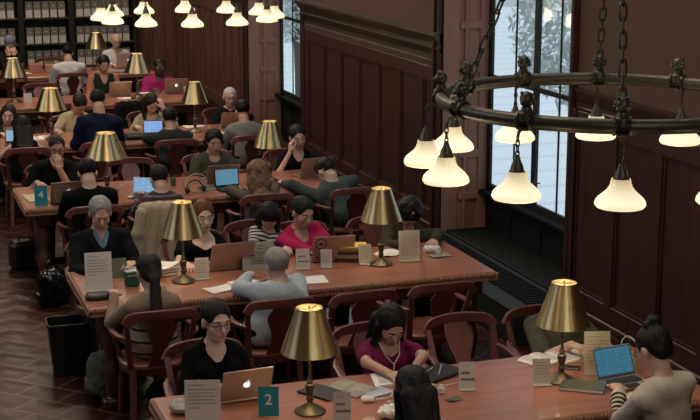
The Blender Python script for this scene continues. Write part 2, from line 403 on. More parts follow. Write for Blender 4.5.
    if hair in ('short', 'crop'):
        r = cap if hair == 'short' else ell(A(0,-.016,.038), np.array((.0795,.097,.0865))*hs, Rh, .02)
        blob('hair', [r], min(h, .007), mh, body, cuts=[facecut]+nape+earc, noise=strands(.0025))
    elif hair == 'tousled':
        blob('hair', [cap, ell(A(0,.03,.10), (.06,.06,.035), Rh, .03), ell(A(0,-.07,.04), (.06,.05,.07), Rh, .03)], min(h,.007), mh, body, cuts=[facecut]+nape+earc, noise=curls)
    elif hair == 'bald':
        blob('hair', [ell(A(0,-.022,.012), np.array((.0815,.094,.062))*hs, Rh, .02)], min(h, .007), mh, body,
             cuts=[ell(A(0,.02,.075), (.068,.115,.06), Rh, None), ell(A(0,.10,-.03), (.09,.10,.11), Rh, None)]+nape+earc, noise=strands(.002))
    elif hair in ('long', 'longside'):
        ps = [cap, ell(A(0,-.055,-.02), (.075,.06,.09), Rh, .03)]
        bk = B(0, -.12, .92)
        for x in (-.055, -.02, .02, .055):
            e = B(x*1.1, -.135, max(.3, .95-hairlen))
            ps += [cone(A(x,-.08,-.03), B(x, -.13, .93), .042, .036, None, .02), cone(B(x, -.13, .93), e, .036, .020, None, .02)]
        for x in (-1, 1):
            ps += [cone(A(x*.075,-.01,.0), A(x*.078,.03,-.13), .030, .026, None, .02), cone(A(x*.078,.03,-.13), B(x*.085,.10,.70 if hair == 'long' else .62), .028, .016, None, .02)]
        blob('hair', ps, min(h, .007), mh, body, cuts=[facecut]+part, noise=strands(.0035, 40), k=.02)
    elif hair == 'curly':
        ps = [ell(A(0,-.03,.035), (.105,.115,.10), Rh, .03), ell(A(0,-.05,-.09), (.12,.09,.12), Rh, .04), ell(B(0,-.11,.90), (.12,.06,.10), R3, .04)]
        blob('hair', ps, min(h, .007), mh, body, cuts=[ell(A(0,.13,-.04), (.075,.10,.10), Rh, None)], noise=curls)
    elif hair in ('ponytail', 'bun', 'lowbun', 'tied'):
        ps = [cap]
        if hair == 'ponytail':
            ps += [cone(A(0,-.10,.0), A(0,-.125,-.06), .034, .030, None, .02), cone(A(0,-.125,-.06), B(0,-.15,.93), .033, .042, None, .02),
                   cone(B(0,-.15,.93), B(.01,-.15,.70), .042, .036, None, .02), cone(B(.01,-.15,.70), B(.015,-.14,.45), .036, .014, None, .02)]
            ps += [ell(A(0,-.06,-.02), (.07,.05,.06), Rh, .03)]
        if hair == 'bun': ps += [ell(A(.012,-.055,.140), (.044,.042,.034), Rh, .012), ell(A(-.035,-.045,.130), (.022,.024,.024), Rh, .01), ell(A(0,-.065,-.02), (.065,.045,.055), Rh, .03)]
        if hair in ('lowbun', 'tied'): ps += [ell(A(0,-.115,-.005), (.042,.036,.036), Rh, .012)]
        blob('hair', ps, min(h, .007), mh, body, cuts=[facecut, ell(A(0,-.02,-.155), (.12,.075,.085), Rh, None)]+earc if hair != 'ponytail' else [facecut], noise=strands(.002))
    elif hair == 'bob':
        ps = [cap, ell(A(0,-.04,-.03), (.092,.08,.10), Rh, .03)] + [cone(A(x*.07,.0,.02), A(x*.075,.03,-.10), .03, .026, None, .02) for x in (-1, 1)]
        blob('hair', ps, min(h, .007), mh, body, cuts=[facecut], noise=strands(.003, 40))
    elif hair == 'cap':
        blob('knit_cap', [ell(A(0,-.014,.055), (.088,.103,.085), Rh, .02)], min(h, .008), mcloth('blue_grey_knit', (.16,.19,.26)), body, cuts=[ell(A(0,.06,-.07), (.14,.2,.1), Rh, None)])
    if hair == 'receding':
        blob('hair', [cap], min(h, .007), mh, body, cuts=[ell(A(0,.125,-.01), np.array((.074,.105,.12))*hs, Rh, None)]+nape+earc, noise=strands(.003))
    for e in extras:
        if e == 'tunic':
            blob('striped_tunic', [infl(p, f1+.010) for p in torso[:2]], h, stripes('striped_tunic', (.42,.33,.24), (.03,.025,.025), .085, axis=2, duty=.78), body, k=.05)
        if e == 'cuff_stripes':
            a, ee, wv = arms[0]
            for f in (.05, .19, .33, .47, .61, .75):
                c0 = ee+(wv-ee)*f; dd = nrm(wv-ee); r0 = rb+(rc-rb)*f+.007; m = MB(); m.cyl(c0-dd*.007, c0+dd*.007, r0, r0-.0005, 18); m.build('cuff_stripe', M('black_knit_stripe', (.012,.012,.014), rough=.9), body, True)
        if e == 'glasses':
            m = MB()
            for x in (-.031, .031):
                m.tube([A(x+.023*math.cos(a), .104-.006*abs(math.cos(a)), .004+.015*math.sin(a)) for a in np.linspace(0, 2*PI, 14)[:-1]], .0019, 5, closed=True, up=tuple(Rh[:,1]))
            m.tube([A(-.009,.105,.008), A(.009,.105,.008)], .0022, 5)
            for x in (-1, 1): m.tube([A(x*.054,.098,.008), A(x*.079,.03,.008), A(x*.083,-.01,.004)], .0025, 5)
            m.build('glasses', M('glasses_frame', (.012,.010,.010), rough=.3), body, True)
        if e == 'headphones':
            m = MB(); m.tube([A(.092*math.sin(a), -.01, .02+.108*math.cos(a)) for a in np.linspace(-1.55, 1.55, 15)], .008, 8, up=(0,1,0))
            for x in (-1, 1): m.ball(A(x*.092,-.005,-.002), (.022,.036,.040), 12, Matrix([list(r) for r in Rh]))
            m.build('headphones', M('black_plastic', (.01,.01,.011), rough=.35), body, True)
        if e == 'earphones':
            m = MB()
            jn = B(.0, .155, .66)
            for x in (-1, 1): m.tube([A(x*.078,.012,-.015), A(x*.07,.045,-.10), B(x*.045,.13,.86), jn], .0032, 6)
            m.tube([jn, B(.01,.17,.5), B(.02,.2,.36)], .0032, 6)
            m.build('earphone_cable', M('white_plastic', (.7,.68,.64), rough=.4), body, True)
        if e in ('watch', 'watch_r', 'bracelet'):
            a, ee, wv = arms[0 if e == 'watch' else 1]; dd = nrm(ee-wv); m = MB()
            m.cyl(wv+dd*.012, wv+dd*.034, .0315, .033, 14)
            m.build('wristwatch', M('watch_metal', (.5,.5,.48), rough=.25, metal=.8), body, True)
        if e == 'tie_dark':
            m = MB(); m.sweep([B(0,.085,.93), B(0,.128,.75), B(0,.135,.5)], [(-.014,-.004),(.014,-.004),(.014,.004),(-.014,.004)], tuple(Fw)); m.build('necktie', mcloth('dark_tie', (.012,.012,.014)), body)
        if e == 'vest':
            sb = [infl(p, .024) for p in torso]
            blob('vest', sb[:4], h, mcloth('dark_green_vest', (.018,.024,.014)), body, k=.04, cuts=[cone(B(0,.10,1.0), B(0,.19,.62), .06, .01), cone(NT, B(0,0,.9), .085, .085)]+[cone(sh[i], sh[i]+(sh[i]-sh[1-i])*.4, .075, .09) for i in (0, 1)])
        if e == 'open_jacket':
            sb = [infl(p, .024) for p in tt[:4]] + [infl(p, .008) for p in tt[4:]]
            blob('jacket', sb, h, mcloth('black_jacket', (.009,.009,.011)), body, k=.03, noise=fold, cuts=[cone(B(0,.16,1.05), B(0,.2,.1), .07, .055), cone(NT, NT+T*.12, .085, .09)])
        if e == 'pearls':
            m = MB()
            for a in np.linspace(-2.2, 2.2, 15): m.ball(B(.075*math.sin(a), -.01+.075*math.cos(a), .965), .008, 8)
            m.build('necklace', M('bead', (.4,.36,.3), rough=.3), body, True)
    return body
# ---------------------------------------------------------------- materials of the place
W_RED = wood('mahogany_panelling', (.030,.0095,.008), (.058,.020,.0155), rough=.45, stretch=(3,3,.5))
W_SALM = wood('warm_oak_panelling', (.25,.125,.085), (.34,.175,.12), rough=.45, stretch=(3,3,.5))
W_BROWN = wood('dark_oak_panelling', (.045,.024,.015), (.085,.045,.028), rough=.45, stretch=(3,3,.5))
W_CORN = wood('cornice_oak', (.05,.036,.022), (.085,.062,.040), rough=.5, stretch=(2,.4,2))
W_TABLE = wood('oiled_oak_tabletop', (.27,.103,.066), (.39,.157,.102), rough=.30, stretch=(.6,5,5), coat=.25, bump=.03)
W_LEG = wood('dark_table_wood', (.05,.018,.012), (.10,.036,.022), rough=.4, stretch=(4,4,1))
W_EDGE = wood('table_edge_wood', (.27,.125,.070), (.35,.17,.098), rough=.38, stretch=(4,4,4))
W_CHAIR = wood('red_brown_chair_wood', (.105,.030,.027), (.175,.050,.044), rough=.42, stretch=(5,5,1), coat=.05)
W_SEAT = wood('chair_seat_wood', (.20,.075,.045), (.30,.12,.07), rough=.36, stretch=(1,6,4), coat=.2)
W_SHELF = wood('black_bookcase_wood', (.006,.005,.004), (.016,.012,.009), rough=.5)
PLAST = M('brown_plaster', (.105,.056,.036), rough=.85, noise=.08, nscale=3, bump=.05)
DARK = M('dark_green_metal', (.005,.007,.007), rough=.7, noise=.2, spec=.2)
GREYM = M('grey_metal_cover', (.016,.021,.025), rough=.6, spec=.3, noise=.15, nscale=6)
BRASS = M('brushed_brass', (.62,.49,.26), rough=.34, metal=1., noise=.10, nscale=30, stretch=(1,1,.1))
_n = BRASS.node_tree; _t = _n.nodes.new('ShaderNodeTangent'); _t.direction_type = 'RADIAL'; _t.axis = 'Z'; _b = _n.nodes['Principled BSDF']
_n.links.new(_t.outputs[0], _b.inputs['Tangent']); _b.inputs['Anisotropic'].default_value = .85; _b.inputs['Anisotropic Rotation'].default_value = .25
BRASSI = M('shade_lining', (.75,.66,.42), rough=.5, metal=.3)
BRONZE = M('dark_bronze', (.10,.088,.062), rough=.42, metal=.6, noise=.35, nscale=25, bump=.3)
IRON = M('black_iron', (.07,.062,.05), rough=.45, metal=.5, noise=.3)
PAPER = M('paper', (.78,.76,.71), rough=.8, noise=.04)
PAPERD = M('sign_card', (.58,.555,.52), rough=.7, noise=.04)
INK = M('printed_ink', (.08,.075,.07), rough=.8)
INKL = M('printed_ink_light', (.22,.21,.20), rough=.8)
TEAL = M('teal_card', (.010,.25,.34), rough=.55, noise=.06)
WHITE = M('white_letter', (.8,.8,.76), rough=.6)
ALU = M('laptop_aluminium', (.42,.36,.30), rough=.34, metal=.75, noise=.03)
SILV = M('laptop_silver', (.55,.54,.52), rough=.35, metal=.5, noise=.03)
BLKP = M('black_plastic', (.01,.01,.011), rough=.35)
KEYS = M('laptop_keys', (.02,.02,.022), rough=.5)
LOGO = M('glowing_logo', (.9,.9,.88), rough=.4, emit=(1,1,.97), estr=.9)
BLACKL = M('black_leather', (.010,.010,.011), rough=.38, noise=.3, bump=.2)
# ---------------------------------------------------------------- camera
cam = bpy.data.cameras.new('camera'); camo = bpy.data.objects.new('camera', cam); COL.objects.link(camo)
cam.lens = 36*1430/700; cam.sensor_width = 36; cam.clip_end = 300
camo.location = (0, 0, 3.55); camo.rotation_euler = (math.radians(90-12.537), 0, math.radians(-18.95)); S.camera = camo
# ---------------------------------------------------------------- setting
WX = 5.36; YB = 25.5
def floor_mat():
    m = bpy.data.materials.new('quarry_tiles'); m.use_nodes = True; nt = m.node_tree; b = nt.nodes['Principled BSDF']
    tc = nt.nodes.new('ShaderNodeTexCoord'); mp = nt.nodes.new('ShaderNodeMapping'); mp.inputs['Rotation'].default_value = (0,0,math.radians(45)); nt.links.new(tc.outputs['Object'], mp.inputs['Vector'])
    br = nt.nodes.new('ShaderNodeTexBrick'); br.offset = .5
    for k, v in dict(Scale=1., ).items(): br.inputs[k].default_value = v
    br.inputs['Mortar Size'].default_value = .007; br.inputs['Brick Width'].default_value = .36; br.inputs['Row Height'].default_value = .25; br.inputs['Bias'].default_value = -.1
    br.inputs['Color1'].default_value = (.034,.010,.008,1); br.inputs['Color2'].default_value = (.050,.015,.011,1); br.inputs['Mortar'].default_value = (.15,.095,.065,1)
    nt.links.new(mp.outputs['Vector'], br.inputs['Vector'])
    nz = nt.nodes.new('ShaderNodeTexNoise'); nz.inputs['Scale'].default_value = 3.; nz.inputs['Detail'].default_value = 1.; nt.links.new(tc.outputs['Object'], nz.inputs['Vector'])
    mx = nt.nodes.new('ShaderNodeMix'); mx.data_type = 'RGBA'; mx.blend_type = 'MULTIPLY'; mx.inputs[0].default_value = .25
    nt.links.new(br.outputs['Color'], mx.inputs[6]); nt.links.new(nz.outputs['Fac'], mx.inputs[7]); nt.links.new(mx.outputs[2], b.inputs['Base Color'])
    b.inputs['Roughness'].default_value = .42; b.inputs['Specular IOR Level'].default_value = .18; b.inputs['Coat Weight'].default_value = .13; b.inputs['Coat Roughness'].default_value = .10
    b2 = nt.nodes.new('ShaderNodeTexBrick'); b2.offset = .5; b2.inputs['Scale'].default_value = 1.; b2.inputs['Brick Width'].default_value = .36; b2.inputs['Row Height'].default_value = .25
    b2.inputs['Mortar Size'].default_value = .11; b2.inputs['Mortar Smooth'].default_value = 1.; nt.links.new(mp.outputs['Vector'], b2.inputs['Vector'])
    ad = nt.nodes.new('ShaderNodeMath'); ad.operation = 'MULTIPLY_ADD'; ad.inputs[1].default_value = -.7
    nt.links.new(b2.outputs['Fac'], ad.inputs[0]); nt.links.new(nz.outputs['Fac'], ad.inputs[2])
    bp = nt.nodes.new('ShaderNodeBump'); bp.inputs['Strength'].default_value = .4; bp.inputs['Distance'].default_value = .012
    nt.links.new(ad.outputs[0], bp.inputs['Height']); nt.links.new(bp.outputs['Normal'], b.inputs['Normal']); nt.links.new(bp.outputs['Normal'], b.inputs['Coat Normal'])
    return m
struct(MB().box((-.5, 11, -.05), (12.9, 30, .1)).build('floor', floor_mat()))
struct(MB().box((-.5, 11, 9.1), (12.9, 30, .2)).build('ceiling', PLAST))
struct(MB().box((-7, 11, 4.5), (.2, 30, 9)).build('wall_left', W_BROWN))
struct(MB().box((-.5, -4, 4.5), (13.2, .2, 9)).build('wall_front', W_BROWN))
# side wall with two window openings; wall body 5.36..5.95
OPEN = [(10.10, 12.73), (17.37, 20.0)]
SECT = [(-3.9, 10.10), (12.73, 17.37), (20.0, YB)]
wl = MB()
for a, b in SECT: wl.box(((WX+5.84)/2, (a+b)/2, 4.5), (5.84-WX, b-a, 9))
for a, b in OPEN: wl.box(((WX+5.84)/2, (a+b)/2, 7.2), (5.84-WX, b-a, 3.6))
wl = struct(wl.build('wall_right', PLAST))
def stile_wall(name, a, b, mat, x0=WX, phase=13.3, per=.65):
    """panelled wainscot between y=a and y=b, raised stiles and mouldings"""
    m = MB(); x = x0-.012
    m.box((x0-.006, (a+b)/2, 1.08), (.012, b-a, 1.72))          # backing panel
    m.box((x-.012, (a+b)/2, 1.80), (.024, b-a, .14), b=.004)    # top rail
    m.box((x-.012, (a+b)/2, .36), (.024, b-a, .14), b=.004)
    k = math.ceil((a-phase)/per)
    while phase+k*per < b:
        y = phase+k*per
        if a+.03 < y < b-.03:
            m.box((x-.012, y, 1.08), (.026, .10, 1.40), b=.004)
            for s in (-1, 1):
                m.box((x-.007, y+s*.066, 1.08), (.016, .022, 1.32), b=.005)
        k += 1
    m.box((x-.006, (a+b)/2, .44), (.014, b-a, .02)); m.box((x-.006, (a+b)/2, 1.725), (.014, b-a, .02))
    m.box((x-.018, a+.05, 1.08), (.036, .10, 1.60), b=.004); m.box((x-.018, b-.05, 1.08), (.036, .10, 1.60), b=.004)
    return struct(m.build(name, mat))
def sweepY(name, prof, a, b, mat):
    """profile of (out, z) points run along y"""
    m = MB(); n = len(prof)
    vs = [(WX-o, a, z) for o, z in prof] + [(WX-o, b, z) for o, z in prof]
    m.add(vs, [tuple(range(n)), tuple(range(2*n-1, n-1, -1))] + [(i, n+i, n+(i+1) % n, (i+1) % n) for i in range(n)])
    return struct(m.build(name, mat))
CP = [(0,1.87), (.03,1.87), (.035,1.93), (.02,1.94), (.02,1.99), (.05,2.02), (.085,2.07), (.06,2.08), (.06,2.11), (.10,2.15), (.13,2.20), (.13,2.225), (0,2.225)]
BP = [(0,0), (.045,0), (.045,.20), (.035,.225), (.05,.25), (.045,.28), (.02,.30), (0,.30)]
for i, (a, b) in enumerate(SECT):
    mt = W_RED
    stile_wall(f'trim_{i+1}', a, b, mt if i < 2 else wood('dim_oak_panelling', (.085,.038,.027), (.15,.068,.047), rough=.45, stretch=(3,3,.5)), per=.65 if i < 2 else .46)
    sweepY(f'trim_{i+11}', CP if i else [(o*.3, z-.18) for o, z in CP], a, b-(.06 if i == 0 else 0), W_CORN if i else W_RED)
    sweepY(f'baseboard_right_{i+1}', BP, a, b, W_RED)
# casings beside the window openings (dark red strip) and the panelled reveals facing the room
for i, (a, b) in enumerate(OPEN):
    m = MB()
    m.box((WX-.03, b+.09, 2.6), (.06, .18, 5.2), b=.008); m.box((WX-.045, b+.16, 2.6), (.09, .06, 5.2), b=.01); m.box((WX-.045, b+.02, 2.6), (.09, .04, 5.2), b=.01)
    m.box((WX-.03, a-.02, 2.6), (.06, .05, 5.2), b=.008)
    struct(m.build(f'trim_{i+21}', W_RED))
    m = MB()   # reveal: stiles at both sides, rails, recessed panels
    x0, x1 = WX+.0, 5.79
    m.box(((x0+x1)/2, b-.006, 2.7), (x1-x0, .012, 5.4))
    for x in (x0+.035, x1-.05): m.box((x, b-.02, 2.7), (.09 if x > 5.5 else .16, .03, 5.4), b=.004)
    m.box((x0+.19, b-.026, 2.7), (.03, .03, 5.4), b=.006)
    z = .2
    while z < 5.3: m.box(((x0+x1)/2+.06, b-.02, z), (.30, .028, .07), b=.004); z += .42
    struct(m.build(f'trim_{i+31}', W_SALM))
    # wall under the window and window frame
    m = MB(); m.box((5.83, (a+b)/2, .33), (.08, b-a, .66)); m.box((5.77, (a+b)/2, .66), (.14, b-a, .04), b=.008)
    for k in range(4):
        y = a+.33+k*.65; m.box((5.785, y, .34), (.02, .52, .42), b=.006)
    struct(m.build(f'wall_right_{i+1}', DARK))
    win = MB(); fx = 5.80
    for y, wd, dp in ((b-.05,.14,.10), (b-.90,.0,.0), (b-1.06,.10,.12), (a+.03,.06,.10), (b-.62,.028,.05), (b-1.52,.028,.05), (b-2.0,.10,.12)):
        if wd: win.box((fx, y, 3.04), (dp*.3, wd*.8, 4.72), b=.004)
    for z, hh in ((.71,.07), (1.80,.045), (2.95,.045), (4.1,.045), (5.36,.08)): win.box((fx, (a+b)/2, z), (.03, b-a, hh), b=.004)
    win = struct(win.build(f'window_{i+1}', M('window_frame_dark', (.010,.012,.012), rough=.5)))
    gm = bpy.data.materials.get('window_glass')
    if not gm:
        gm = bpy.data.materials.new('window_glass'); gm.use_nodes = True; nt = gm.node_tree; nt.nodes.clear()
        o = nt.nodes.new('ShaderNodeOutputMaterial'); mx = nt.nodes.new('ShaderNodeMixShader'); t = nt.nodes.new('ShaderNodeBsdfTransparent'); g = nt.nodes.new('ShaderNodeBsdfGlossy')
        t.inputs[0].default_value = (.86,.93,.96,1); g.inputs['Roughness'].default_value = .05; mx.inputs[0].default_value = .07
        nt.links.new(t.outputs[0], mx.inputs[1]); nt.links.new(g.outputs[0], mx.inputs[2]); nt.links.new(mx.outputs[0], o.inputs[0])
    MB().box((fx+.01, (a+b)/2, 3.03), (.006, b-a-.04, 4.66)).build('glass', gm, win)
    if i == 0:
        m = MB(); m.tube([(fx-.06, b-1.30, .98), (fx-.085, b-1.27, .97), (fx-.085, b-1.20, .95), (fx-.06, b-1.19, 1.0)], .007, 6); m.build('window_latch', IRON, win, True)
# radiator cover below the near window
m = MB(); m.box((5.05, 11.35, .15), (.54, 2.9, .30), b=.012)
rc = m.build('radiator_cover', GREYM); tag(rc, 'low grey metal radiator cover standing below the near window', 'radiator cover')
m = MB()
for k in range(44): m.box((5.10, 10.05+k*.06, .305), (.30, .026, .012))
m.build('grille', DARK, rc)
m = MB(); m.box((5.56, 11.40, .15), (.42, 2.55, .30), b=.01); o = m.build('window_ledge', DARK); tag(o, 'black ledge set into the near window recess behind the radiator cover', 'ledge')
# back wall and bookcase
struct(MB().box((-.5, YB+.1, 4.5), (12.9, .2, 9)).build('wall_back', W_BROWN))
m = MB(); a, b = 4.72, WX
m.box((5.04, YB-.02, 2.0), (.64, .04, 4.0))
for x in (4.75, 4.97, 5.19, 5.34): m.box((x, YB-.05, 2.0), (.05, .03, 4.0), b=.006)
struct(m.build('trim_41', wood('dim_oak_panelling', (.055,.026,.017), (.10,.048,.030))))
bk = empty('bookcase', (3.0, YB-.22, 0), 0, 'black wooden bookcase with archive boxes along the far wall', 'bookcase')
m = MB(); m.box((0,.19,1.3), (3.4,.03,2.6)); m.build('back_panel', W_SHELF, bk)
SHZ = [.16, .585, .98, 1.425, 1.87, 2.30]
for z in SHZ: m = MB(); m.box((0,0,z), (3.4,.36,.035), b=.004); m.build('shelf', wood('shelf_edge_wood', (.03,.022,.016), (.05,.036,.026)), bk)
UP = [-1.68, -1.22, -.34, .52, 1.62]
for x in UP:
    m = MB(); m.box((x,.0,1.3), (.10 if abs(x) < 1.6 else .06,.38,2.6), b=.006); m.box((x,-.20,1.3), (.05,.02,2.6), b=.006); m.build('upright', W_SHELF, bk)
BOX1 = M('archive_board', (.15,.145,.125), rough=.8, noise=.15, nscale=5); BOX2 = M('archive_label_board', (.50,.48,.43), rough=.8, noise=.1)
m = MB(); m.box((0,0,.132), (.118,.28,.264), b=.003); abox = m.build('archive_box', BOX1)
m = MB(); m.box((0,-.142,.066), (.112,.004,.13)); m.box((0,-.143,.20), (.03,.004,.02)); m.build('label_panel', BOX2, abox)
RN = {1: 'lowest visible', 2: 'middle', 3: 'upper', 4: 'top'}; BN = ['left end', 'left', 'middle', 'right']
ORD = ['first','second','third','fourth','fifth','sixth','seventh','eighth']
first = True
for r in (1, 2, 3):
    z = SHZ[r]+.018
    for bi in range(4):
        x0, x1 = 3.0+UP[bi]+.07, 3.0+UP[bi+1]-.07
        n = int((x1-x0)/.130); 
        if bi == 0: continue
        if r == 1 and bi == 1: n = 5
        for k in range(n):
            if bi == 1 and k == 0 and r == 2: continue
            x = x0+.075+k*(x1-x0-.03)/max(n, 1)
            o = abox if first else copy_tree(abox); first = False
            o.location = (x, YB-.22-.03, z); o.rotation_euler = (0,0,0)
            tag(o, f'grey archive box, {ORD[min(k,7)]} from the left on the {RN[r]} shelf, {BN[bi]} bay', 'archive box', 'archive boxes in the far bookcase')
# ---------------------------------------------------------------- outside
struct(MB().box((46, 60, -8.1), (80, 150, .2)).build('ground', stripes('hazy_pale_paving', (.70,.72,.74), (.62,.645,.67), 3.0, axis=1, duty=.82)))  # bluish pale tone puts outdoor haze into the paving colour
def tree(x, y, z0, label):
    t = empty('street_tree', (x, y, -8), 0, label, 'tree', 'trees outside the window')
    m = MB(); m.tube([(0,0,0), (.1,0,4), (0,.1,z0+8)], .16, 8); m.build('trunk', M('bark', (.12,.10,.08), rough=.9), t, True)
    m = MB(); v = []; f = []
    for i in range(2600):
        d = Vector(rng.normal(size=3)).normalized()*(.45+.55*rng.random()**.5)
        c = Vector((d.x*1.9, d.y*1.9, z0+8+d.z*1.9)); a = Vector(rng.normal(size=3)).normalized()*.16; b = Vector(rng.normal(size=3)).normalized()*.10
        n = len(v); v += [c-a, c-b*.6, c+a, c+b*.6]; f.append((n,n+1,n+2,n+3))
    m.add(v, f); m.build('foliage', M('pale_leaves', (.62,.67,.64), rough=.6, noise=.2), t)
tree(15.5, 28.4, .6, 'pale green street tree seen through the upper near window')
tree(17.5, 58.0, -.8, 'pale green street tree seen through the far window')
# ---------------------------------------------------------------- tables
ROWS = [7.12, 10.01, 13.35, 16.5, 19.65, 22.9]
TX0, TX1 = 1.36, 4.44; TXC = (TX0+TX1)/2; TL = TX1-TX0; TW = 1.06
def make_table():
    t = empty('reading_table', (TXC, 0, 0))
    m = MB(); m.box((0,0,.737), (TL-.03, TW-.03, .046), b=.008); m.build('tabletop', W_TABLE, t)
    m = MB(); hx, hy = TL/2-.012, TW/2-.012
    def bead(x, y, ang, tilt):
        R = Matrix.Rotation(ang, 3, 'Z') @ Matrix.Rotation(tilt, 3, 'Y'); m.ball((x, y, .735), (.011, .012, .023), 8, R)
    k = int(TL/.024)
    for i in range(k+1):
        for s in (-1, 1): bead(-hx+i*2*hx/k, s*hy, 0, .5)
    k = int(TW/.024)
    for i in range(1, k):
        for s in (-1, 1): bead(s*hx, -hy+i*2*hy/k, PI/2, .5)
    m.box((0, hy+.000, .706), (TL-.03, .03, .018)); m.box((0, -hy, .706), (TL-.03, .03, .018)); m.box((hx, 0, .706), (.03, TW-.03, .018)); m.box((-hx, 0, .706), (.03, TW-.03, .018))
    m.build('carved_edge', W_EDGE, t, True)
    m = MB()
    for s in (-1, 1): m.box((0, s*(hy-.10), .64), (TL-.30, .03, .12), b=.006); m.box((s*(hx-.12), 0, .64), (.03, TW-.26, .12), b=.006)
    m.box((0, 0, .66), (TL-.3, .12, .08)); m.build('apron', W_LEG, t)
    lp = [(.055,0), (.06,.05), (.045,.07), (.05,.10), (.068,.20), (.07,.26), (.05,.32), (.04,.36), (.055,.40), (.062,.50), (.05,.56), (.07,.60), (.07,.70)]
    for x in (-hx+.16, 0, hx-.16):
        for y in (-hy+.13, hy-.13):
            m = MB(); m.lathe(lp, (x, y, 0), 14); m.box((x, y, .03), (.15,.15,.06), b=.01); m.box((x, y, .64), (.15,.15,.12), b=.01); m.build('leg', W_LEG, t, True)
    for x in (-hx+.16, hx-.16): m = MB(); m.box((x, 0, .13), (.06, TW-.3, .07), b=.01); m.box((x, 0, .36), (.03, TW-.42, .40), b=.006); m.build('end_panel', W_LEG, t)
    m = MB(); m.box((0, 0, .13), (TL-.4, .07, .06), b=.01); m.build('stretcher', W_LEG, t)
    return t
tb = make_table()
RLAB = ['nearest reading table, with the teal number 2 card on it', 'reading table second from the camera, its right end free of clutter', 'reading table third from the camera, with the teal number 4 card',
        'reading table fourth from the camera, man in navy bent over it', 'reading table fifth from the camera, magenta-shirted man at its far side', 'farthest reading table, directly in front of the bookcase']
for i, y in enumerate(ROWS):
    o = tb if i == 0 else copy_tree(tb); o.location = (TXC+(.05 if i == 0 else -.05 if i == 2 else 0), y-(.03 if i == 0 else 0), 0)
    tag(o, 'long oak '+RLAB[i] if len(RLAB[i].split()) < 14 else RLAB[i], 'table', 'long reading tables in rows')
# ---------------------------------------------------------------- chairs
def make_chair():
    t = empty('library_chair')
    poly = []
    for k in range(28):
        a = 2*PI*k/28; c, s = math.cos(a), math.sin(a); e = .62
        x = .235*math.copysign(abs(c)**e, c)*(1-.10*(s < 0)*abs(s)); y = .225*math.copysign(abs(s)**e, s); poly.append((x, y))
    m = MB(); n = len(poly)
    def ring(k, z): return [(x*k, y*k, z) for x, y in poly]
    vs = ring(.94,.415)+ring(1,.425)+ring(1,.445)+ring(.96,.455)+ring(.7,.444)+ring(.3,.437)
    fs = [tuple(range(n-1,-1,-1))]+[(r*n+i, r*n+(i+1) % n, (r+1)*n+(i+1) % n, (r+1)*n+i) for r in range(5) for i in range(n)]+[tuple(range(5*n, 6*n))]
    m.add(vs, fs); m.build('seat', W_SEAT, t, True)
    m = MB(); m.lathe([(.20,.36),(.215,.37),(.215,.415),(.20,.42)], (0,0,0), 28, sx=1.02, sy=.96); m.build('seat_rail', W_CHAIR, t, True)
    for x in (-1, 1):
        m = MB(); p, q = Vector((x*.175,.165,.42)), Vector((x*.205,.20,0)); d = p-q
        m.lathe([(.016,0),(.019,.03),(.015,.06),(.022,.14),(.026,.24),(.020,.32),(.027,.35),(.022,d.length)], q, 12, d.to_track_quat('Z','Y').to_matrix()); m.build('leg', W_CHAIR, t, True)
        m = MB(); m.sweep([(x*.17,-.165,.42), (x*.175,-.19,.25), (x*.195,-.25,0)], [(-.019,-.019),(.019,-.019),(.019,.019),(-.019,.019)], (0,1,0), scale=[1.1,1,.85]); m.build('leg', W_CHAIR, t)
    def bow(x): return -.335-.055*(1-(x/.24)**2)
    for x in (-1, 1):
        m = MB(); m.sweep([(x*.188,-.175,.43), (x*.202,-.225,.56), (x*.222,-.29,.72), (x*.228,-.325,.80)], [(-.018,-.013),(.018,-.013),(.018,.013),(-.018,.013)], (0,1,0), scale=[1,1,1,.9]); m.build('back_post', W_CHAIR, t)
    m = MB(); pts = []
    xs = np.linspace(-1, 1, 17)
    for u in xs:
        x = .240*u; z = .832 + .018*(1-u*u) - .045*max(0, abs(u)-.8)/.2*max(0, abs(u)-.8)/.2*1.2
        pts.append((x, bow(x), z))
    m.sweep(pts, [(-.012,-.030),(.012,-.030),(.015,.0),(.012,.026),(.0,.032),(-.012,.026)], (0,0,1)); m.build('crest_rail', W_CHAIR, t, True)
    m = MB()
    outl = [(.075,0),(.062,.05),(.048,.11),(.052,.17),(.074,.23),(.092,.28),(.096,.32),(.082,.355),(.066,.38),(.085,.40)]
    N = len(outl); vs = []
    for th in (-.007, .007):
        for s in (1, -1):
            for w_, t_ in outl:
                f = t_/.40; vs.append((s*w_, -.205-.175*f**1.15+th-.010, .44+.385*f))
    fs = []
    for a in (0, 2*N):
        for i in range(N-1): q = (a+i, a+i+1, a+N+i+1, a+N+i); fs.append(q if a else q[::-1])
    for s in (0, N):
        for i in range(N-1): fs.append((s+i, s+i+1, 2*N+s+i+1, 2*N+s+i) if s else (s+i+1, s+i, 2*N+s+i, 2*N+s+i+1))
    m.add(vs, fs); m.build('splat', W_CHAIR, t)
    for x in (-1, 1):
        m = MB(); m.sweep([(x*.222,-.30,.675), (x*.262,-.20,.668), (x*.275,-.05,.655), (x*.268,.05,.648), (x*.258,.075,.640)], [(-.022,-.011),(.022,-.011),(.022,.009),(.010,.014),(-.010,.014),(-.022,.009)], (0,0,1), scale=[.7,.9,1,1.15,.8]); m.build('arm', W_CHAIR, t, True)
        m = MB(); p, q = Vector((x*.262,.045,.645)), Vector((x*.212,.03,.435)); d = p-q
        m.lathe([(.014,0),(.020,.04),(.014,.07),(.018,.12),(.022,.15),(.013,.18),(.016,d.length)], q, 10, d.to_track_quat('Z','Y').to_matrix()); m.build('arm_post', W_CHAIR, t, True)
    return t
CH0 = make_chair(); CH0U = [False]
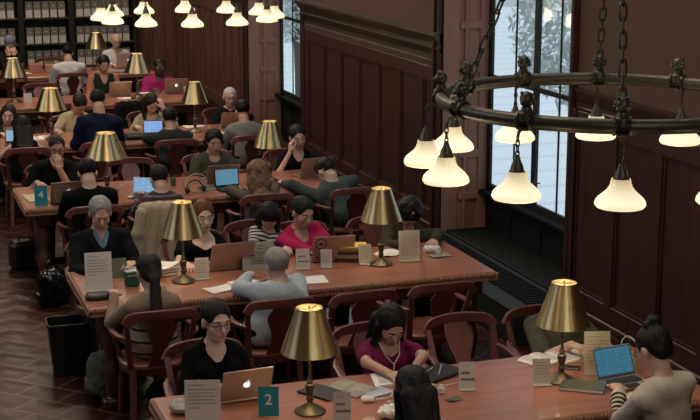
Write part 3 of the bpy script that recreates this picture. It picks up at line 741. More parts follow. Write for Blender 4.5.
def chair(x, y, rz, label, group='library chairs around the reading tables'):
    o = CH0 if not CH0U[0] else copy_tree(CH0); CH0U[0] = True
    o.location = (x, y, 0); o.rotation_euler = (0, 0, rz); return tag(o, label, 'chair', group)
# ---------------------------------------------------------------- lamps
def make_lamp():
    t = empty('brass_lamp')
    m = MB(); m.lathe([(.086,0),(.088,.006),(.080,.014),(.062,.020),(.050,.032),(.034,.040),(.024,.050)], n=28); m.build('base', BRONZE, t, True)
    m = MB(); m.lathe([(.022,.046),(.013,.058),(.020,.072),(.021,.082),(.014,.094),(.020,.112),(.027,.150),(.026,.158),(.014,.166),(.019,.178),(.012,.192),(.009,.21),(.008,.44)], n=18); m.build('stem', BRONZE, t, True)
    m = MB(); m.lathe([(.154,.345),(.158,.348),(.075,.588),(.074,.596),(.070,.596),(.070,.588),(.151,.352)], n=48, cap=False); s = m.build('shade', [BRASS, BRASSI], t, True)
    for p in s.data.polygons:
        c = p.center; r = math.hypot(c.x, c.y)
        if 0: pass
    nfaces = 48
    for i, p in enumerate(s.data.polygons):
        if i//nfaces >= 4: p.material_index = 1
    m = MB(); m.add([],[])
    for a in (0, 2*PI/3, 4*PI/3): m.cyl((0,0,.585), (.070*math.cos(a), .070*math.sin(a), .589), .003, n=6)
    m.ball((0,0,.594), (.009,.009,.012), 8); m.cyl((0,0,.49), (0,0,.594), .004, n=8); m.build('shade_fitter', BRASS, t, True)
    m = MB(); m.ball((0,0,.495), (.028,.028,.038), 12); m.lathe([(.015,.43),(.014,.465)], n=10); m.build('bulb', M('lamp_bulb', (1,.9,.7), emit=(1,.80,.45), estr=6), t, True)
    return t
lamp0 = make_lamp(); lu = [False]
LAMPS = [(0,2.205,7.10,'brass lamp beside the teal 2 card and laptop on the nearest table'), (0,3.745,7.11,'brass lamp on the nearest table hiding the face of a reader'),
    (1,2.135,9.975,'brass lamp on the second table before the beige draped jacket'), (1,3.675,9.97,'brass lamp on the second table left of the large document holder'),
    (2,2.15,13.38,'brass lamp on the third table above the man in black seen from behind'), (2,3.755,13.37,'brass lamp on the third table beside the woman resting her cheek'),
    (3,2.04,16.52,'brass lamp on the fourth table beside the cream-shirted reader'), (3,3.725,16.53,'brass lamp on the fourth table left of the grey-haired man'),
    (4,1.955,19.75,'brass lamp at far left on the fifth table near a small white card'), (4,3.62,19.6,'brass lamp on the fifth table left of the man in magenta'),
    (5,3.60,23.0,'brass lamp on the farthest table before the bookcase')]
for r, x, y, lb in LAMPS:
    o = lamp0 if not lu[0] else copy_tree(lamp0); lu[0] = True
    sc_ = {2.15: (1.25,1.25,.95), 2.04: (1.15,1.15,1), 1.955: (1.15,1.15,1), 3.62: (1.15,1.15,1.03), 3.60: (1.12,1.12,1)}.get(x)
    if sc_: o.scale = sc_
    o.location = (x, y, .762); o.rotation_euler = (0,0,rng.uniform(0,1)); tag(o, lb, 'lamp', 'brass reading lamps on the tables')
    L = bpy.data.lights.new('lamp_light', 'POINT'); L.energy = 2.6; L.color = (1,.74,.42); L.shadow_soft_size = .03
    lo = bpy.data.objects.new('lamp_light', L); COL.objects.link(lo); lo.location = (x, y, .762+.42)
# ---------------------------------------------------------------- chandeliers
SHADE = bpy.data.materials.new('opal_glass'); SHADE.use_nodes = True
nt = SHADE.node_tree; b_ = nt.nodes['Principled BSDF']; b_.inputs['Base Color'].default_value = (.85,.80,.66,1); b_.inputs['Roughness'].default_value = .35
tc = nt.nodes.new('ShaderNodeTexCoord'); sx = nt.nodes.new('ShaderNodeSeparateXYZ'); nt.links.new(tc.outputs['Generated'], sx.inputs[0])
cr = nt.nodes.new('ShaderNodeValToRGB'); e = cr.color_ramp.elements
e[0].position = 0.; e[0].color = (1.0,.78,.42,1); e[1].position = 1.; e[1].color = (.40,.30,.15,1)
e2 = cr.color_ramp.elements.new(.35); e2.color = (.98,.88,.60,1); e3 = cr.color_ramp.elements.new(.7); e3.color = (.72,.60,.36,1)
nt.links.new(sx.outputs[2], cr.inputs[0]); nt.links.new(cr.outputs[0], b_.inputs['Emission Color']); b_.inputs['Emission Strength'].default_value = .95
def chain_mb(p, q, link=.062, wd=.020, r=.0045):
    p = Vector(p); q = Vector(q); d = q-p; n = max(2, int(d.length/(link*.78))); t = d.normalized(); m = MB()
    s = t.cross(Vector((0,0,1))); s = s.normalized() if s.length > 1e-3 else Vector((1,0,0)); u = t.cross(s)
    for i in range(n):
        c = p + d*(i+.5)/n; a = s if i % 2 else u; L = d.length/n*1.28/2
        pts = []
        for k in range(12):
            an = 2*PI*k/12; ca, sa = math.cos(an), math.sin(an)
            pts.append(c + t*(math.copysign(L-wd*.5, ca)*(abs(ca) > .3) + ca*wd*.5) + a*sa*wd*.5)
        m.tube(pts, r, 5, closed=True, up=tuple(t.cross(a)))
    return m
RING = .80; LR = .870
def make_chandelier():
    t = empty('chandelier')
    m = MB(); m.tube([(RING*math.cos(a), RING*math.sin(a), 0) for a in np.linspace(0, 2*PI, 97)[:-1]], .030, 14, closed=True); m.build('ring', BRONZE, t, True)
    m = MB(); m.tube([(RING*math.cos(a), RING*math.sin(a), -.027) for a in np.linspace(0, 2*PI, 97)[:-1]], .010, 6, closed=True); m.build('ring_bead', BRONZE, t, True)
    AZ = [math.radians(34.9)+k*PI/6 for k in range(12)]
    shade_me = None
    for k, a in enumerate(AZ):
        R = Matrix.Rotation(a, 3, 'Z'); at = lambda x, y, z: tuple(R @ Vector((x, y, z)))
        # lion-like finial: collar, head, muzzle, mane curls, ears
        m = MB(); m.lathe([(.028,-.01),(.038,.0),(.035,.035),(.026,.042),(.022,.060)], at(RING,0,.0), 12)
        m.ball(at(RING,0,.090), (.031,.031,.037), 12); m.ball(at(RING+.028,0,.082), (.016,.016,.015), 8, R)
        for q in range(7):
            b2 = -1.9+q*.63; m.ball(at(RING-.010+.010*math.cos(b2), .028*math.sin(b2*1.0), .090+.027*math.cos(b2)), .013, 8)
        m.ball(at(RING+.01,.019,.120), .009, 6); m.ball(at(RING+.01,-.019,.120), .009, 6)
        f = m.build('lion_finial', BRONZE, t, True)
        # clasp around the ring with outward hook
        m = MB(); 
        for off in (-.032, .032): m.tube([at(RING+.037*math.cos(c), off, .037*math.sin(c)) for c in np.linspace(0, 2*PI, 13)[:-1]], .008, 6, closed=True)
        m.box(at(RING,0,-.034), (.07,.05,.014), R, b=.004)
        m.tube([at(RING+.02,0,-.03), at(LR-.01,0,-.038), at(LR,0,-.06)], .008, 6); m.build('clasp', BRONZE, f, True)
        m = chain_mb(at(LR,0,-.055), at(LR,0,-.150), .030, .016, .0034); m.build('shade_chain', IRON, t, True)
        m = MB(); m.lathe([(.006,-.140),(.012,-.150),(.016,-.165),(.026,-.185),(.030,-.205),(.036,-.212),(.036,-.222)], at(LR,0,0), 16); m.build('shade_holder', BRONZE, t, True)
        # bell glass, gently fluted
        prof = [(.040,-.212),(.042,-.226),(.047,-.243),(.058,-.260),(.076,-.276),(.092,-.290),(.102,-.304),(.106,-.318),(.105,-.328),(.100,-.334),(.080,-.338),(.040,-.343),(.006,-.346)]
        n = 48; vs = []; fs = []; cc = Vector(at(LR,0,0))
        for j, (r, z) in enumerate(prof):
            for i in range(n):
                an = 2*PI*i/n; fl = 1+(.022*math.cos(12*an) if j < 9 else 0); vs.append(cc+Vector((r*fl*math.cos(an), r*fl*math.sin(an), z)))
        for j in range(len(prof)-1):
            for i in range(n): i2 = (i+1) % n; fs.append((j*n+i2, j*n+i, j*n+n+i, j*n+n+i2))
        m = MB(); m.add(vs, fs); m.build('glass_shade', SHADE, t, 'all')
    top = (0.0, 0, 1.75)
    for a in (math.radians(184.9), math.radians(64.9), math.radians(244.9), math.radians(334.9)):
        p = (RING*math.cos(a), RING*math.sin(a), .035)
        m = chain_mb(p, (top[0]+.03*math.cos(a), .03*math.sin(a), top[2]), .078, .030, .0058); m.build('suspension_chain', IRON, t, True)
    m = MB(); m.lathe([(.02,1.70),(.05,1.72),(.05,1.78),(.015,1.82),(.015,6.4)], n=12); m.build('ceiling_rod', BRONZE, t, True)
    return t
ch = make_chandelier()
for i, (x, y, lb) in enumerate([(3.365,6.0,'large bronze ring chandelier with lion heads, close to the camera'), (3.27,14.70,'farther chandelier whose glass shades show along the top edge'), (-.15,15.2,'unseen chandelier added left of the frame to put glints on the tile floor')]):  # the last one is out of view, added for glints on the floor
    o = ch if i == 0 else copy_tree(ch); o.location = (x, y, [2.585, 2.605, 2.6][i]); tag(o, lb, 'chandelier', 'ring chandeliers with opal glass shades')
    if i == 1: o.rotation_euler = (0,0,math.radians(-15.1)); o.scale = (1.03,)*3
    for k in range(6):
        a = math.radians(38)+k*PI/3; L = bpy.data.lights.new('chandelier_light', 'POINT'); L.energy = 2.6; L.color = (1,.80,.52); L.shadow_soft_size = .08
        lo = bpy.data.objects.new('chandelier_light', L); COL.objects.link(lo); lo.location = (x+LR*math.cos(a), y+LR*math.sin(a), 2.565-.42)
# ---------------------------------------------------------------- readers
def far(row): return ROWS[row]+.70
def near(row): return ROWS[row]-.70
ST_PUR = stripes('purple_striped_jersey', (.045,.028,.040), (.20,.15,.17), .052, axis=2, duty=.72)
ST_BW = stripes('black_white_striped_jersey', (.50,.49,.46), (.02,.02,.022), .040, axis=2, duty=.5, rotv=(-.5,.25,0))
TEAL_SH = ('slate_blue_shirt', (.035,.055,.062))
ppl = []
def P(row, side, sx, head, label, chairlabel, dy=0., **kw):
    y = (far(row)+dy) if side == 'f' else (near(row)-dy); rz = PI if side == 'f' else 0.
    hh = kw.pop('h', [.0068,.0072,.008,.010,.012,.013][row])
    o = person(label, (sx, y), rz, head, h=hh, **kw); ppl.append(o)
    if chairlabel: chair(sx, y+(.02 if side == 'f' else -.02), rz, chairlabel)
    return o
K = ((-.12, .34, .80), (.12, .34, .80))
# nearest table
P(0,'f',1.86,(1.87,7.86,1.095),'woman in a black V-neck top with glasses behind the laptop on the nearest table','wooden armchair of the black-clad woman with glasses, nearest table', hair='tied', hc='dark', skin='fair', top=('black_knit',(.0035,.0035,.004)), neck='v', sleeve=.75, yaw=10, pitch=6, fem=True, extras=('glasses',), hands=((-.11,.20,.80),(.10,.20,.80)))
P(0,'f',2.93,(2.94,7.80,.985),'woman in a magenta top with long black hair bent over writing, earphones in','wooden armchair of the magenta-topped woman who is writing', hair='long', hc='black', skin='tan', top=('magenta_jersey',(.15,.012,.065)), neck='crew', sleeve=.32, yaw=4, pitch=38, fem=True, extras=('earphones',), hands=((-.05,.32,.805),(.13,.38,.805)), hairlen=.3)
P(0,'f',4.12,(4.15,7.86,1.01),'reader in an olive grey T-shirt whose face hides behind the nearest lamp shade','wooden armchair of the olive-shirted reader behind the lamp', hair='short', hc='dark', skin='light', top=('olive_grey_tee',(.085,.085,.062)), sleeve=.42, pitch=40, w=1.12, hands=((-.14,.33,.805),(.10,.31,.83)), loose=1.6)
P(0,'n',2.54,(2.51,6.34,1.10),'woman with long black hair seen from behind, pale blue shirt, at the bottom edge','wooden armchair of the long-haired woman at the bottom edge', hair='long', hc='black', skin='light', top=('pale_blue_cotton',(.32,.36,.42)), neck='collar', pitch=30, fem=True, hairlen=.42, dy=-.0)
P(0,'n',4.07,(3.93,6.42,1.15),'woman with a black hair bun in a cream sweater with striped cuffs, seen from behind','wooden armchair of the woman with the hair bun', hair='bun', hc='black', skin='light', top=('cream_knit',(.58,.53,.44)), sleeve=.92, yaw=18, pitch=30, fem=True, extras=('glasses','cuff_stripes'), hands=((-.15,.33,.805),(.12,.36,.80)), loose=1.3, bottom=('black_skirt',(.01,.01,.012)))
# second table
P(1,'f',1.68,(1.66,10.72,1.15),'grey-haired man in a dark suit and pale blue shirt reading at the left','wooden armchair of the man in the dark suit', hair='receding', hc='grey', skin='light', top=('charcoal_suit',(.006,.008,.010)), neck='suit', yaw=-2, pitch=24, hands=((-.16,.34,.83),(.16,.36,.80)), loose=1.5, handdir=((np.array([.5,.6,.1]),np.array([.3,0,-1])),None), w=1.12)
P(1,'f',2.44,(2.47,10.75,1.06),'red-haired woman in a black top looking at an open laptop','wooden armchair of the red-haired woman in black', hair='tied', hc='red', skin='fair', top=('black_top',(.0035,.0035,.004)), neck='scoop', sleeve=.3, pitch=6, yaw=2, fem=True, hands=((-.12,.34,.80),(.21,.38,.80)))
P(1,'f',3.00,(3.07,10.98,.97),'child in black and white stripes between the red-haired woman and the woman in pink','wooden armchair of the child in the striped shirt', hair='long', hc='black', skin='light', top=('s',ST_BW), sleeve=.40, pitch=62, yaw=-10, hands=((-.08,.36,.81),(.15,.40,.81)), w=.78, hs=.93, dy=.17, hairlen=.1, face=False, group=None, loose=.8, fem=True)
P(1,'f',3.34,(3.28,10.72,1.035),'woman in a bright pink sweater behind the laptop with round stickers','wooden armchair of the woman in the pink sweater', hair='tied', hc='black', skin='tan', top=('hot_pink_knit',(.42,.018,.095)), neck='v', yaw=14, pitch=18, roll=-4, fem=True, hands=((-.16,.35,.80),(.10,.34,.80)), loose=1.6, w=1.08)
P(1,'f',4.02,(4.19,10.70,.965),'dark curly-haired reader in olive and denim bent low behind a lamp','pale-edged wooden armchair of the curly-haired reader at the table end', hair='curly', hc='black', skin='tan', top=('olive_brown_vest',(.055,.050,.036)), yaw=-8, pitch=58, roll=-8, hands=((-.25,.34,.81),(.02,.38,.81)), loose=1.5)
P(1,'n',1.76,(1.745,9.26,1.045),'woman with a long dark ponytail in a brown cardigan seen from behind','wooden armchair of the woman with the long dark ponytail', hair='ponytail', hc='dark', skin='light', top=('taupe_cardigan',(.28,.20,.14)), pitch=22, yaw=5, fem=True, loose=1.3, extras=('tunic',), hands=((-.2,.30,.81),(.14,.34,.81)), bottom=('s2',stripes('dark_striped_skirt',(.13,.10,.07),(.02,.02,.02),.06,axis=1,duty=.75)))
P(1,'n',2.58,(2.66,9.33,.995),'grey-haired man in a light blue shirt seen from behind reading a newspaper','wooden armchair of the grey-haired man in light blue', hair='short', hc='grey', skin='light', top=('light_blue_oxford',(.42,.49,.54)), neck='collar', pitch=18, yaw=15, hands=((-.05,.30,.86),(.18,.30,.81)), loose=1.8, w=1.08)
# third table
P(2,'f',1.74,(1.77,14.02,1.10),'short-haired man in a black T-shirt with his hand at his mouth','wooden armchair of the man with his hand at his mouth', hair='crop', hc='dark', skin='tan', top=('black_tee',(.004,.0045,.0045)), sleeve=.40, pitch=16, yaw=-4, w=1.18, extras=('glasses','bracelet'), hands=((-.02,.22,.93),(.20,.28,.81)), handdir=((np.array([.1,-.25,1]),np.array([0,-1,.2])),None), loose=1.4)
P(2,'f',3.34,(3.35,14.02,1.075),'man in an olive button shirt wearing headphones behind a laptop','wooden armchair of the man wearing headphones', hair='short', hc='black', skin='tan', top=('olive_shirt',(.060,.058,.038)), neck='v_collar', sleeve=1, pitch=16, extras=('headphones',), w=1.1, loose=1.5)
P(2,'f',4.22,(4.24,14.02,1.07),'woman in a black top resting her cheek on her hand near the wall','wooden armchair of the woman resting her cheek', hair='tied', hc='dark', skin='light', top=('black_blouse',(.0035,.0035,.004)), neck='v', sleeve=.35, pitch=12, roll=8, fem=True, hands=((-.10,.30,.80),(.105,.17,.94)), handdir=(None,(np.array([-.1,-.2,1]),np.array([-.9,-.3,.2]))))
P(2,'n',1.86,(1.86,12.66,1.09),'man in a black shirt seen from behind with his head bowed, left end','wooden armchair of the bowed man in black', hair='short', hc='black', skin='light', top=('black_cotton',(.004,.005,.0055)), pitch=42, w=1.2, loose=1.5, sleeve=.6)
P(2,'n',2.50,(2.50,12.62,1.0),'man in a purple striped jersey hunched forward, seen from behind','wooden armchair under the beige jacket', hair='short', hc='dark', skin='light', top=('s3',ST_PUR), pitch=40, loose=1.3, extras=(), dy=-.02)
P(2,'n',3.42,(3.43,12.66,.985),'woman with wavy light brown hair seen from behind at a blue screen','wooden armchair of the woman with wavy light brown hair', hair='curly', hc='light', skin='light', top=('grey_brown_top',(.10,.085,.06)), pitch=18, fem=True)
P(2,'n',4.28,(4.16,12.82,.93),'reader in a green grey hoodie slumped over the table by the wall','wooden armchair of the reader in the green grey hoodie', hair='tousled', hc='dark', skin='light', top=TEAL_SH and ('green_grey_hoodie',(.060,.080,.072)), pitch=62, yaw=20, hands=((-.48,.38,.80),(.08,.36,.80)), loose=1.6)
# fourth table
P(3,'f',1.62,(1.62,17.18,.97),'girl with a dark bob in an olive top at the left edge','wooden armchair of the girl with the dark bob', hair='bob', hc='dark', skin='light', top=('olive_pullover',(.06,.048,.032)), pitch=6, yaw=-12, roll=-10, fem=True)
P(3,'f',2.38,(2.45,17.12,1.07),'reader in a cream short-sleeved shirt, face turned down beside the navy shirt','wooden armchair of the reader in the cream shirt', hair='short', hc='dark', skin='tan', top=('cream_shirt',(.40,.36,.22)), sleeve=.42, pitch=48, yaw=20, neck='collar', hands=((-.2,.34,.81),(.24,.34,.81)), loose=1.4)
P(3,'f',3.34,(3.33,17.16,1.03),'woman in a beige blouse leaning her forehead on her hand','wooden armchair of the woman leaning her forehead', hair='longside', hc='dark', skin='light', top=('beige_blouse',(.36,.30,.22)), pitch=35, yaw=10, fem=True, hands=((-.10,.20,.99),(.26,.34,.81)), handdir=((np.array([.2,-.2,1]),np.array([.3,-1,0])),None), extras=('watch',))
P(3,'f',4.30,(4.32,17.18,1.06),'elderly white-haired man with glasses in a black jacket over a cream shirt','wooden armchair of the elderly white-haired man', hair='crop', hc='white', skin='light', top=('cream_cotton',(.5,.47,.38)), pitch=5, yaw=-4, extras=('glasses','open_jacket','tie_dark'), neck='collar')
P(3,'n',1.64,(1.64,15.84,1.03),'woman with very long black hair in a sleeveless black top from behind','wooden armchair of the woman with very long black hair', hair='long', hc='black', skin='light', top=('black_sleeveless',(.0035,.0035,.004)), sleeve=0, pitch=15, fem=True, hairlen=.75, hands=((-.36,.26,.81),(.36,.26,.81)))
P(3,'n',2.47,(2.50,16.02,1.25),'broad man in a navy shirt leaning far over the fourth table','wooden armchair of the broad man in navy', hair='short', hc='black', skin='tan', top=('navy_shirt',(.008,.012,.035)), pitch=40, w=1.25, loose=2., dy=-.12)
P(3,'n',3.27,(3.28,15.84,1.04),'man in a dark grey sweater seen from behind facing a small blue screen','wooden armchair of the man in the dark grey sweater', hair='short', hc='black', skin='tan', top=('dark_grey_sweater',(.030,.034,.038)), pitch=25, w=1.15, loose=1.6, yaw=-12)
P(3,'n',4.14,(4.14,15.88,1.08),'man in a light grey shirt seen from behind near the wall panelling','wooden armchair of the man in the light grey shirt', hair='short', hc='black', skin='tan', top=('light_grey_shirt',(.20,.20,.185)), pitch=30, w=1.1, loose=1.7, neck='collar')
# fifth and sixth table
P(4,'f',3.26,(3.28,20.33,1.16),'man in a dark green vest over orange-brown sleeves behind a tan laptop','wooden armchair of the man in the green vest', hair='short', hc='black', skin='tan', top=('orange_brown_shirt',(.34,.16,.09)), pitch=20, extras=('vest',), w=1.1, loose=1.5, neck='v')
P(4,'f',4.06,(4.08,20.35,1.09),'dark-skinned man in a magenta T-shirt behind a laptop near the corner','wooden armchair of the man in the magenta T-shirt', hair='crop', hc='black', skin='dark', top=('magenta_tee',(.33,.02,.12)), sleeve=.45, pitch=6, w=1.15, loose=1.5)
P(5,'f',2.30,(2.30,23.55,1.17),'reader in a blue grey knit cap and dark jacket before the bookcase','wooden armchair of the reader in the knit cap', hair='cap', hc='grey', skin='light', top=('dark_coat',(.012,.012,.014)), pitch=30, w=1.15, loose=1.5, hands=((.02,.18,.99),(-.04,.20,.99)), handdir=((np.array([0,.1,1]),np.array([0,-1,0])),(np.array([0,.1,1]),np.array([0,-1,0]))))
P(5,'f',4.02,(4.02,23.57,1.15),'balding man in a white shirt behind a silver laptop at the farthest table','wooden armchair of the balding man in white', hair='bald', hc='dark', skin='light', top=('white_shirt',(.55,.55,.53)), pitch=20, w=1.1, loose=1.4, neck='collar')
P(5,'n',3.05,(3.04,22.26,1.12),'man in a white T-shirt seen from behind before the bookcase','wooden armchair of the man in the white T-shirt', hair='crop', hc='black', skin='tan', top=('white_tee',(.6,.6,.58)), sleeve=.45, pitch=30, w=1.25, loose=1.6)
# striped cuffs, fringe details
# ---------------------------------------------------------------- empty chairs
chair(3.56, ROWS[0]+.72, PI, 'empty wooden armchair with arched back at the far side of the nearest table')
chair(3.77, ROWS[1]-.70, 0, 'empty wooden armchair with vase-shaped splat at the near side of the second table')
chair(3.16, ROWS[1]-.72, .05, 'empty wooden armchair half hidden behind the woman in magenta')
chair(2.56, ROWS[2]+.72, PI, 'empty wooden armchair at the far side of the third table beside the lamp')
chair(2.42, ROWS[4]+.74, PI, 'empty wooden armchair at the far side of the fifth table, pale-edged')
chair(2.98, ROWS[5]+.74, PI, 'empty wooden armchair standing right before the bookcase')
chair(2.12, ROWS[5]-.72, 0, 'empty wooden armchair at the near side of the farthest table, leftmost')
chair(2.46, ROWS[4]-.70, 0, 'empty wooden armchair at the near side of the fifth table behind the cream shirt')
chair(3.36, ROWS[4]-.70, 0, 'wooden armchair at the near side of the fifth table holding a black coat')
# ---------------------------------------------------------------- things on the tables
ZT = .762
def logo_mb(m, c, s, R):
    """bitten apple mark with a leaf, flat"""
    poly = []
    for k in range(40):
        a = 2*PI*k/40 + PI/2; x = math.cos(a)*(.50+.03*math.cos(2*a)); y = math.sin(a)*.50
        if abs(x) < .22 and y > 0: y -= (.22-abs(x))*.45
        if abs(x) < .16 and y < 0: y += (.16-abs(x))*.35
        d = math.hypot(x-.62, y-.05)
        if d < .26: x = .62+(x-.62)*.26/d if d > 1e-3 else x; y = .05+(y-.05)*.26/d if d > 1e-3 else y
        poly.append((x*s, y*s))
    M4 = Matrix.Translation(Vector(c)) @ R.to_4x4()
    m.prism(poly, .0012, M4)
    m.prism([(0*s,.50*s),(.05*s,.64*s),(.20*s,.76*s),(.19*s,.62*s)], .0012, M4)
SCR = {}
def screen_mat(name, col, st, band=None):
    m = M(name, (.02,.02,.02), rough=.15, emit=col, estr=st)
    if band:
        nt = m.node_tree; b = nt.nodes['Principled BSDF']; tc = nt.nodes.new('ShaderNodeTexCoord'); br = nt.nodes.new('ShaderNodeTexBrick')
        br.inputs['Scale'].default_value = 1; br.inputs['Brick Width'].default_value = .6; br.inputs['Row Height'].default_value = .09; br.inputs['Mortar Size'].default_value = .012
        br.inputs['Color1'].default_value = (*col,1); br.inputs['Color2'].default_value = (*[x*.85 for x in col],1); br.inputs['Mortar'].default_value = (*band,1)
        nt.links.new(tc.outputs['Generated'], br.inputs['Vector']); nt.links.new(br.outputs['Color'], b.inputs['Emission Color'])
    return m
def laptop(x, y, rz, label, lid=ALU, w=.325, d=.225, ang=20, screen=None, logo=True, z=ZT, glow=True, stickers=False, group=None, frame=None):
    t = empty('laptop', (x, y, z), rz, label, 'laptop', group)
    m = MB(); m.box((0,0,.009), (w,d,.014), b=.005); b = m.build('base', lid, t)
    m = MB(); m.box((0,.025,.0168), (w*.86,d*.46,.0016)); m.box((0,-.065,.0165), (.10,.06,.0010)); m.build('keyboard', KEYS, b)
    m = MB()
    for r in range(5):
        for c in range(12): m.box((-w*.40+c*w*.8/11, -.018+r*.021, .0182), (w*.055,.016,.0016))
    m.build('keys', M('key_caps', (.05,.05,.052), rough=.5), b)
    a = math.radians(ang); R = Matrix.Rotation(-a, 3, 'X'); hy = d/2-.004; H = d*.97
    c = Vector((0,hy,.016)) + R @ Vector((0,0,H/2))
    m = MB(); m.box(c, (w,.008,H), R, b=.004); l = m.build('lid', lid, t)
    m = MB(); m.box(c+R @ Vector((0,-.0045,0)), (w*.97,.0012,H*.95), R); m.build('bezel', frame or BLKP, l)
    m = MB(); m.box(c+R @ Vector((0,-.0056,.004)), (w*.91,.0012,H*.84), R); m.build('screen', screen or screen_mat('screen_dim', (.35,.5,.7), .35), l)
    if logo:
        Rl = R @ Matrix.Rotation(PI/2, 3, 'X').to_3x3(); m = MB()
        Rl = R @ Matrix(((-1,0,0),(0,0,1),(0,1,0)))
        logo_mb(m, c+R @ Vector((0,.0042,.0)), .042, Rl); m.build('fruit_mark', LOGO if glow else SILV, l)
    if stickers:
        F = lambda x, zz, yy=.0045: c+R @ Vector((x, yy, zz))
        Rr = R @ Matrix.Rotation(-PI/2, 3, 'X')
        m = MB(); m.lathe([(.046,0),(.046,.001)], F(.10,.045), 24, Rr); m.build('round_sticker', M('sticker_red', (.20,.03,.02)), l)
        m = MB(); m.lathe([(.036,0),(.036,.0016)], F(.10,.045), 24, Rr); m.build('sticker_face', M('sticker_cream', (.40,.34,.27)), l)
        m = MB(); m.box(F(.10,.040,.0066), (.040,.001,.014), R); m.box(F(.10,.052,.0066), (.02,.001,.016), R); m.box(F(.118,.040,.0066), (.014,.001,.008), R)
        m.build('sticker_print', INK, l)
        m = MB(); m.box(F(.06,-.055), (.06,.002,.05), R); m.box(F(.115,-.06), (.038,.002,.05), R); m.build('dark_sticker', M('sticker_black', (.02,.018,.018)), l)
        m = MB(); m.box(F(.122,-.05,.006), (.018,.001,.03), R); m.box(F(.108,-.07,.006), (.018,.001,.02), R); m.box(F(-.09,.01), (.012,.002,.035), R); m.box(F(-.115,.01), (.012,.002,.035), R); m.box(F(-.10,-.055), (.07,.002,.035), R); m.build('pale_sticker', M('sticker_white', (.38,.36,.33)), l)
    return t
def facing(x, y, dx=0): return 0.
def sign(x, y, w, h, label, lines=(), mat=PAPERD, rz=0., tilt=8, group='small upright notice cards', digit=None, bold=(), z=ZT, foot=True):
    """upright card facing the camera side (-Y)"""
    t = empty('notice_card', (x, y, z), rz, label, 'sign', group)
    R = Matrix.Rotation(-math.radians(tilt), 3, 'X')
    m = MB(); m.box(R @ Vector((0,0,h/2))+Vector((0,0,.002)), (w,.003,h), R); c = m.build('card', mat, t)
    if foot:
        m = MB(); m.box((0,-.012,.0025), (w,.055,.004)); m.box(R @ Vector((0,.0035,h*.5)), (w*1.01,.002,h*1.0), R); m.build('stand', M('clear_acrylic', (.42,.42,.40), rough=.15, noise=.02), t)
    if lines:
        m = MB()
        for i, (zz, ww, x0) in enumerate(lines):
            xx = -w*.40+x0*w; k = 0
            while xx < -w*.40+x0*w+ww*w*.82:
                l = rng.uniform(.008,.020); l = min(l, -w*.40+x0*w+ww*w*.82-xx+.002)
                m.box(R @ Vector((xx+l/2, -.0022, zz*h)), (l,.0008,.0042), R); xx += l+.004
        m.build('printed_text', INKL, c)
    if bold:
        m = MB()
        for zz, ww, hh in bold:
            xx = -w*.36; 
            while xx < -w*.36+ww*w*.8: m.box(R @ Vector((xx+.004, -.0024, zz*h)), (.0075,.0008,hh), R); xx += .0100
        m.build('bold_text', INK, c)
    if digit:
        p = R @ Vector((0,-.0026,h*.56)); text('number', digit, h*.50, WHITE, c, tuple(p), (math.radians(90-tilt),0,0))
    return t
def sheet(x, y, w, h, rz, label, mat=PAPER, z=ZT, n=1, curl=.004, cat='paper', group=None):
    m = MB(); nx, ny = 8, 8; vs = []; ph = rng.uniform(0, 6)
    for k in (1, 0):
        for i in range(nx+1):
            for j in range(ny+1):
                u, v = i/nx-.5, j/ny-.5; vs.append((u*w, v*h, .0012*n*k+.0006+curl*(1+math.sin(4*u+3*v+ph))*(abs(u)+abs(v))))
    N = (nx+1)*(ny+1); fs = []
    for i in range(nx):
        for j in range(ny):
            a = i*(ny+1)+j; fs += [(a, a+ny+1, a+ny+2, a+1), (N+a, N+a+1, N+a+ny+2, N+a+ny+1)]
    for i in range(nx):
        a = i*(ny+1); fs.append((a, N+a, N+a+ny+1, a+ny+1)); a += ny; fs.append((a, a+ny+1, N+a+ny+1, N+a))
    for j in range(ny):
        fs.append((j, j+1, N+j+1, N+j)); a = nx*(ny+1)+j; fs.append((a, N+a, N+a+1, a+1))
    m.add(vs, fs); o = m.build('paper_sheet' if cat == 'paper' else cat.replace(' ', '_'), mat); o.location = (x, y, z); o.rotation_euler = (0,0,rz); return tag(o, label, cat, group)
def book(x, y, w, h, t, rz, label, cover, z=ZT, group=None, name='book'):
    e = empty(name, (x, y, z), rz, label, 'book', group)
    m = MB(); m.box((0,0,t/2), (w-.006,h-.006,t-.004)); m.build('pages', PAPER, e)
    m = MB(); m.box((0,0,t-.0015), (w,h,.003), b=.001); m.box((0,0,.0015), (w,h,.003), b=.001); m.box((-w/2+.0015,0,t/2), (.003,h,t)); m.build('cover', cover, e); return e
def openbook(x, y, w, h, rz, label, z=ZT):
    m = MB(); prof = [(-w/2,.004),(-w*.42,.010),(-w*.25,.016),(-w*.08,.016),(0,.008),(w*.08,.016),(w*.25,.016),(w*.42,.010),(w/2,.004)]
    n = len(prof); vs = [(a, -h/2, b) for a, b in prof]+[(a, h/2, b) for a, b in prof]+[(a, -h/2, 0) for a, b in prof]+[(a, h/2, 0) for a, b in prof]
    fs = []
    for i in range(n-1): fs += [(i, i+1, n+i+1, n+i), (2*n+i, 3*n+i, 3*n+i+1, 2*n+i+1), (i, 2*n+i, 2*n+i+1, i+1), (n+i, n+i+1, 3*n+i+1, 3*n+i)]
    fs += [(0, n, 3*n, 2*n), (n-1, 3*n-1, 4*n-1, 2*n-1)]
    m.add(vs, fs); e = m.build('open_book', PAPER); e.location = (x, y, z); e.rotation_euler = (0,0,rz); tag(e, label, 'book')
    m = MB()
    for s in (-1, 1):
        for k in range(9): m.box((s*w*.25, -h*.38+k*h*.095, .0166), (w*.34,.004,.0008))
    m.build('printed_text', INKL, e); return e
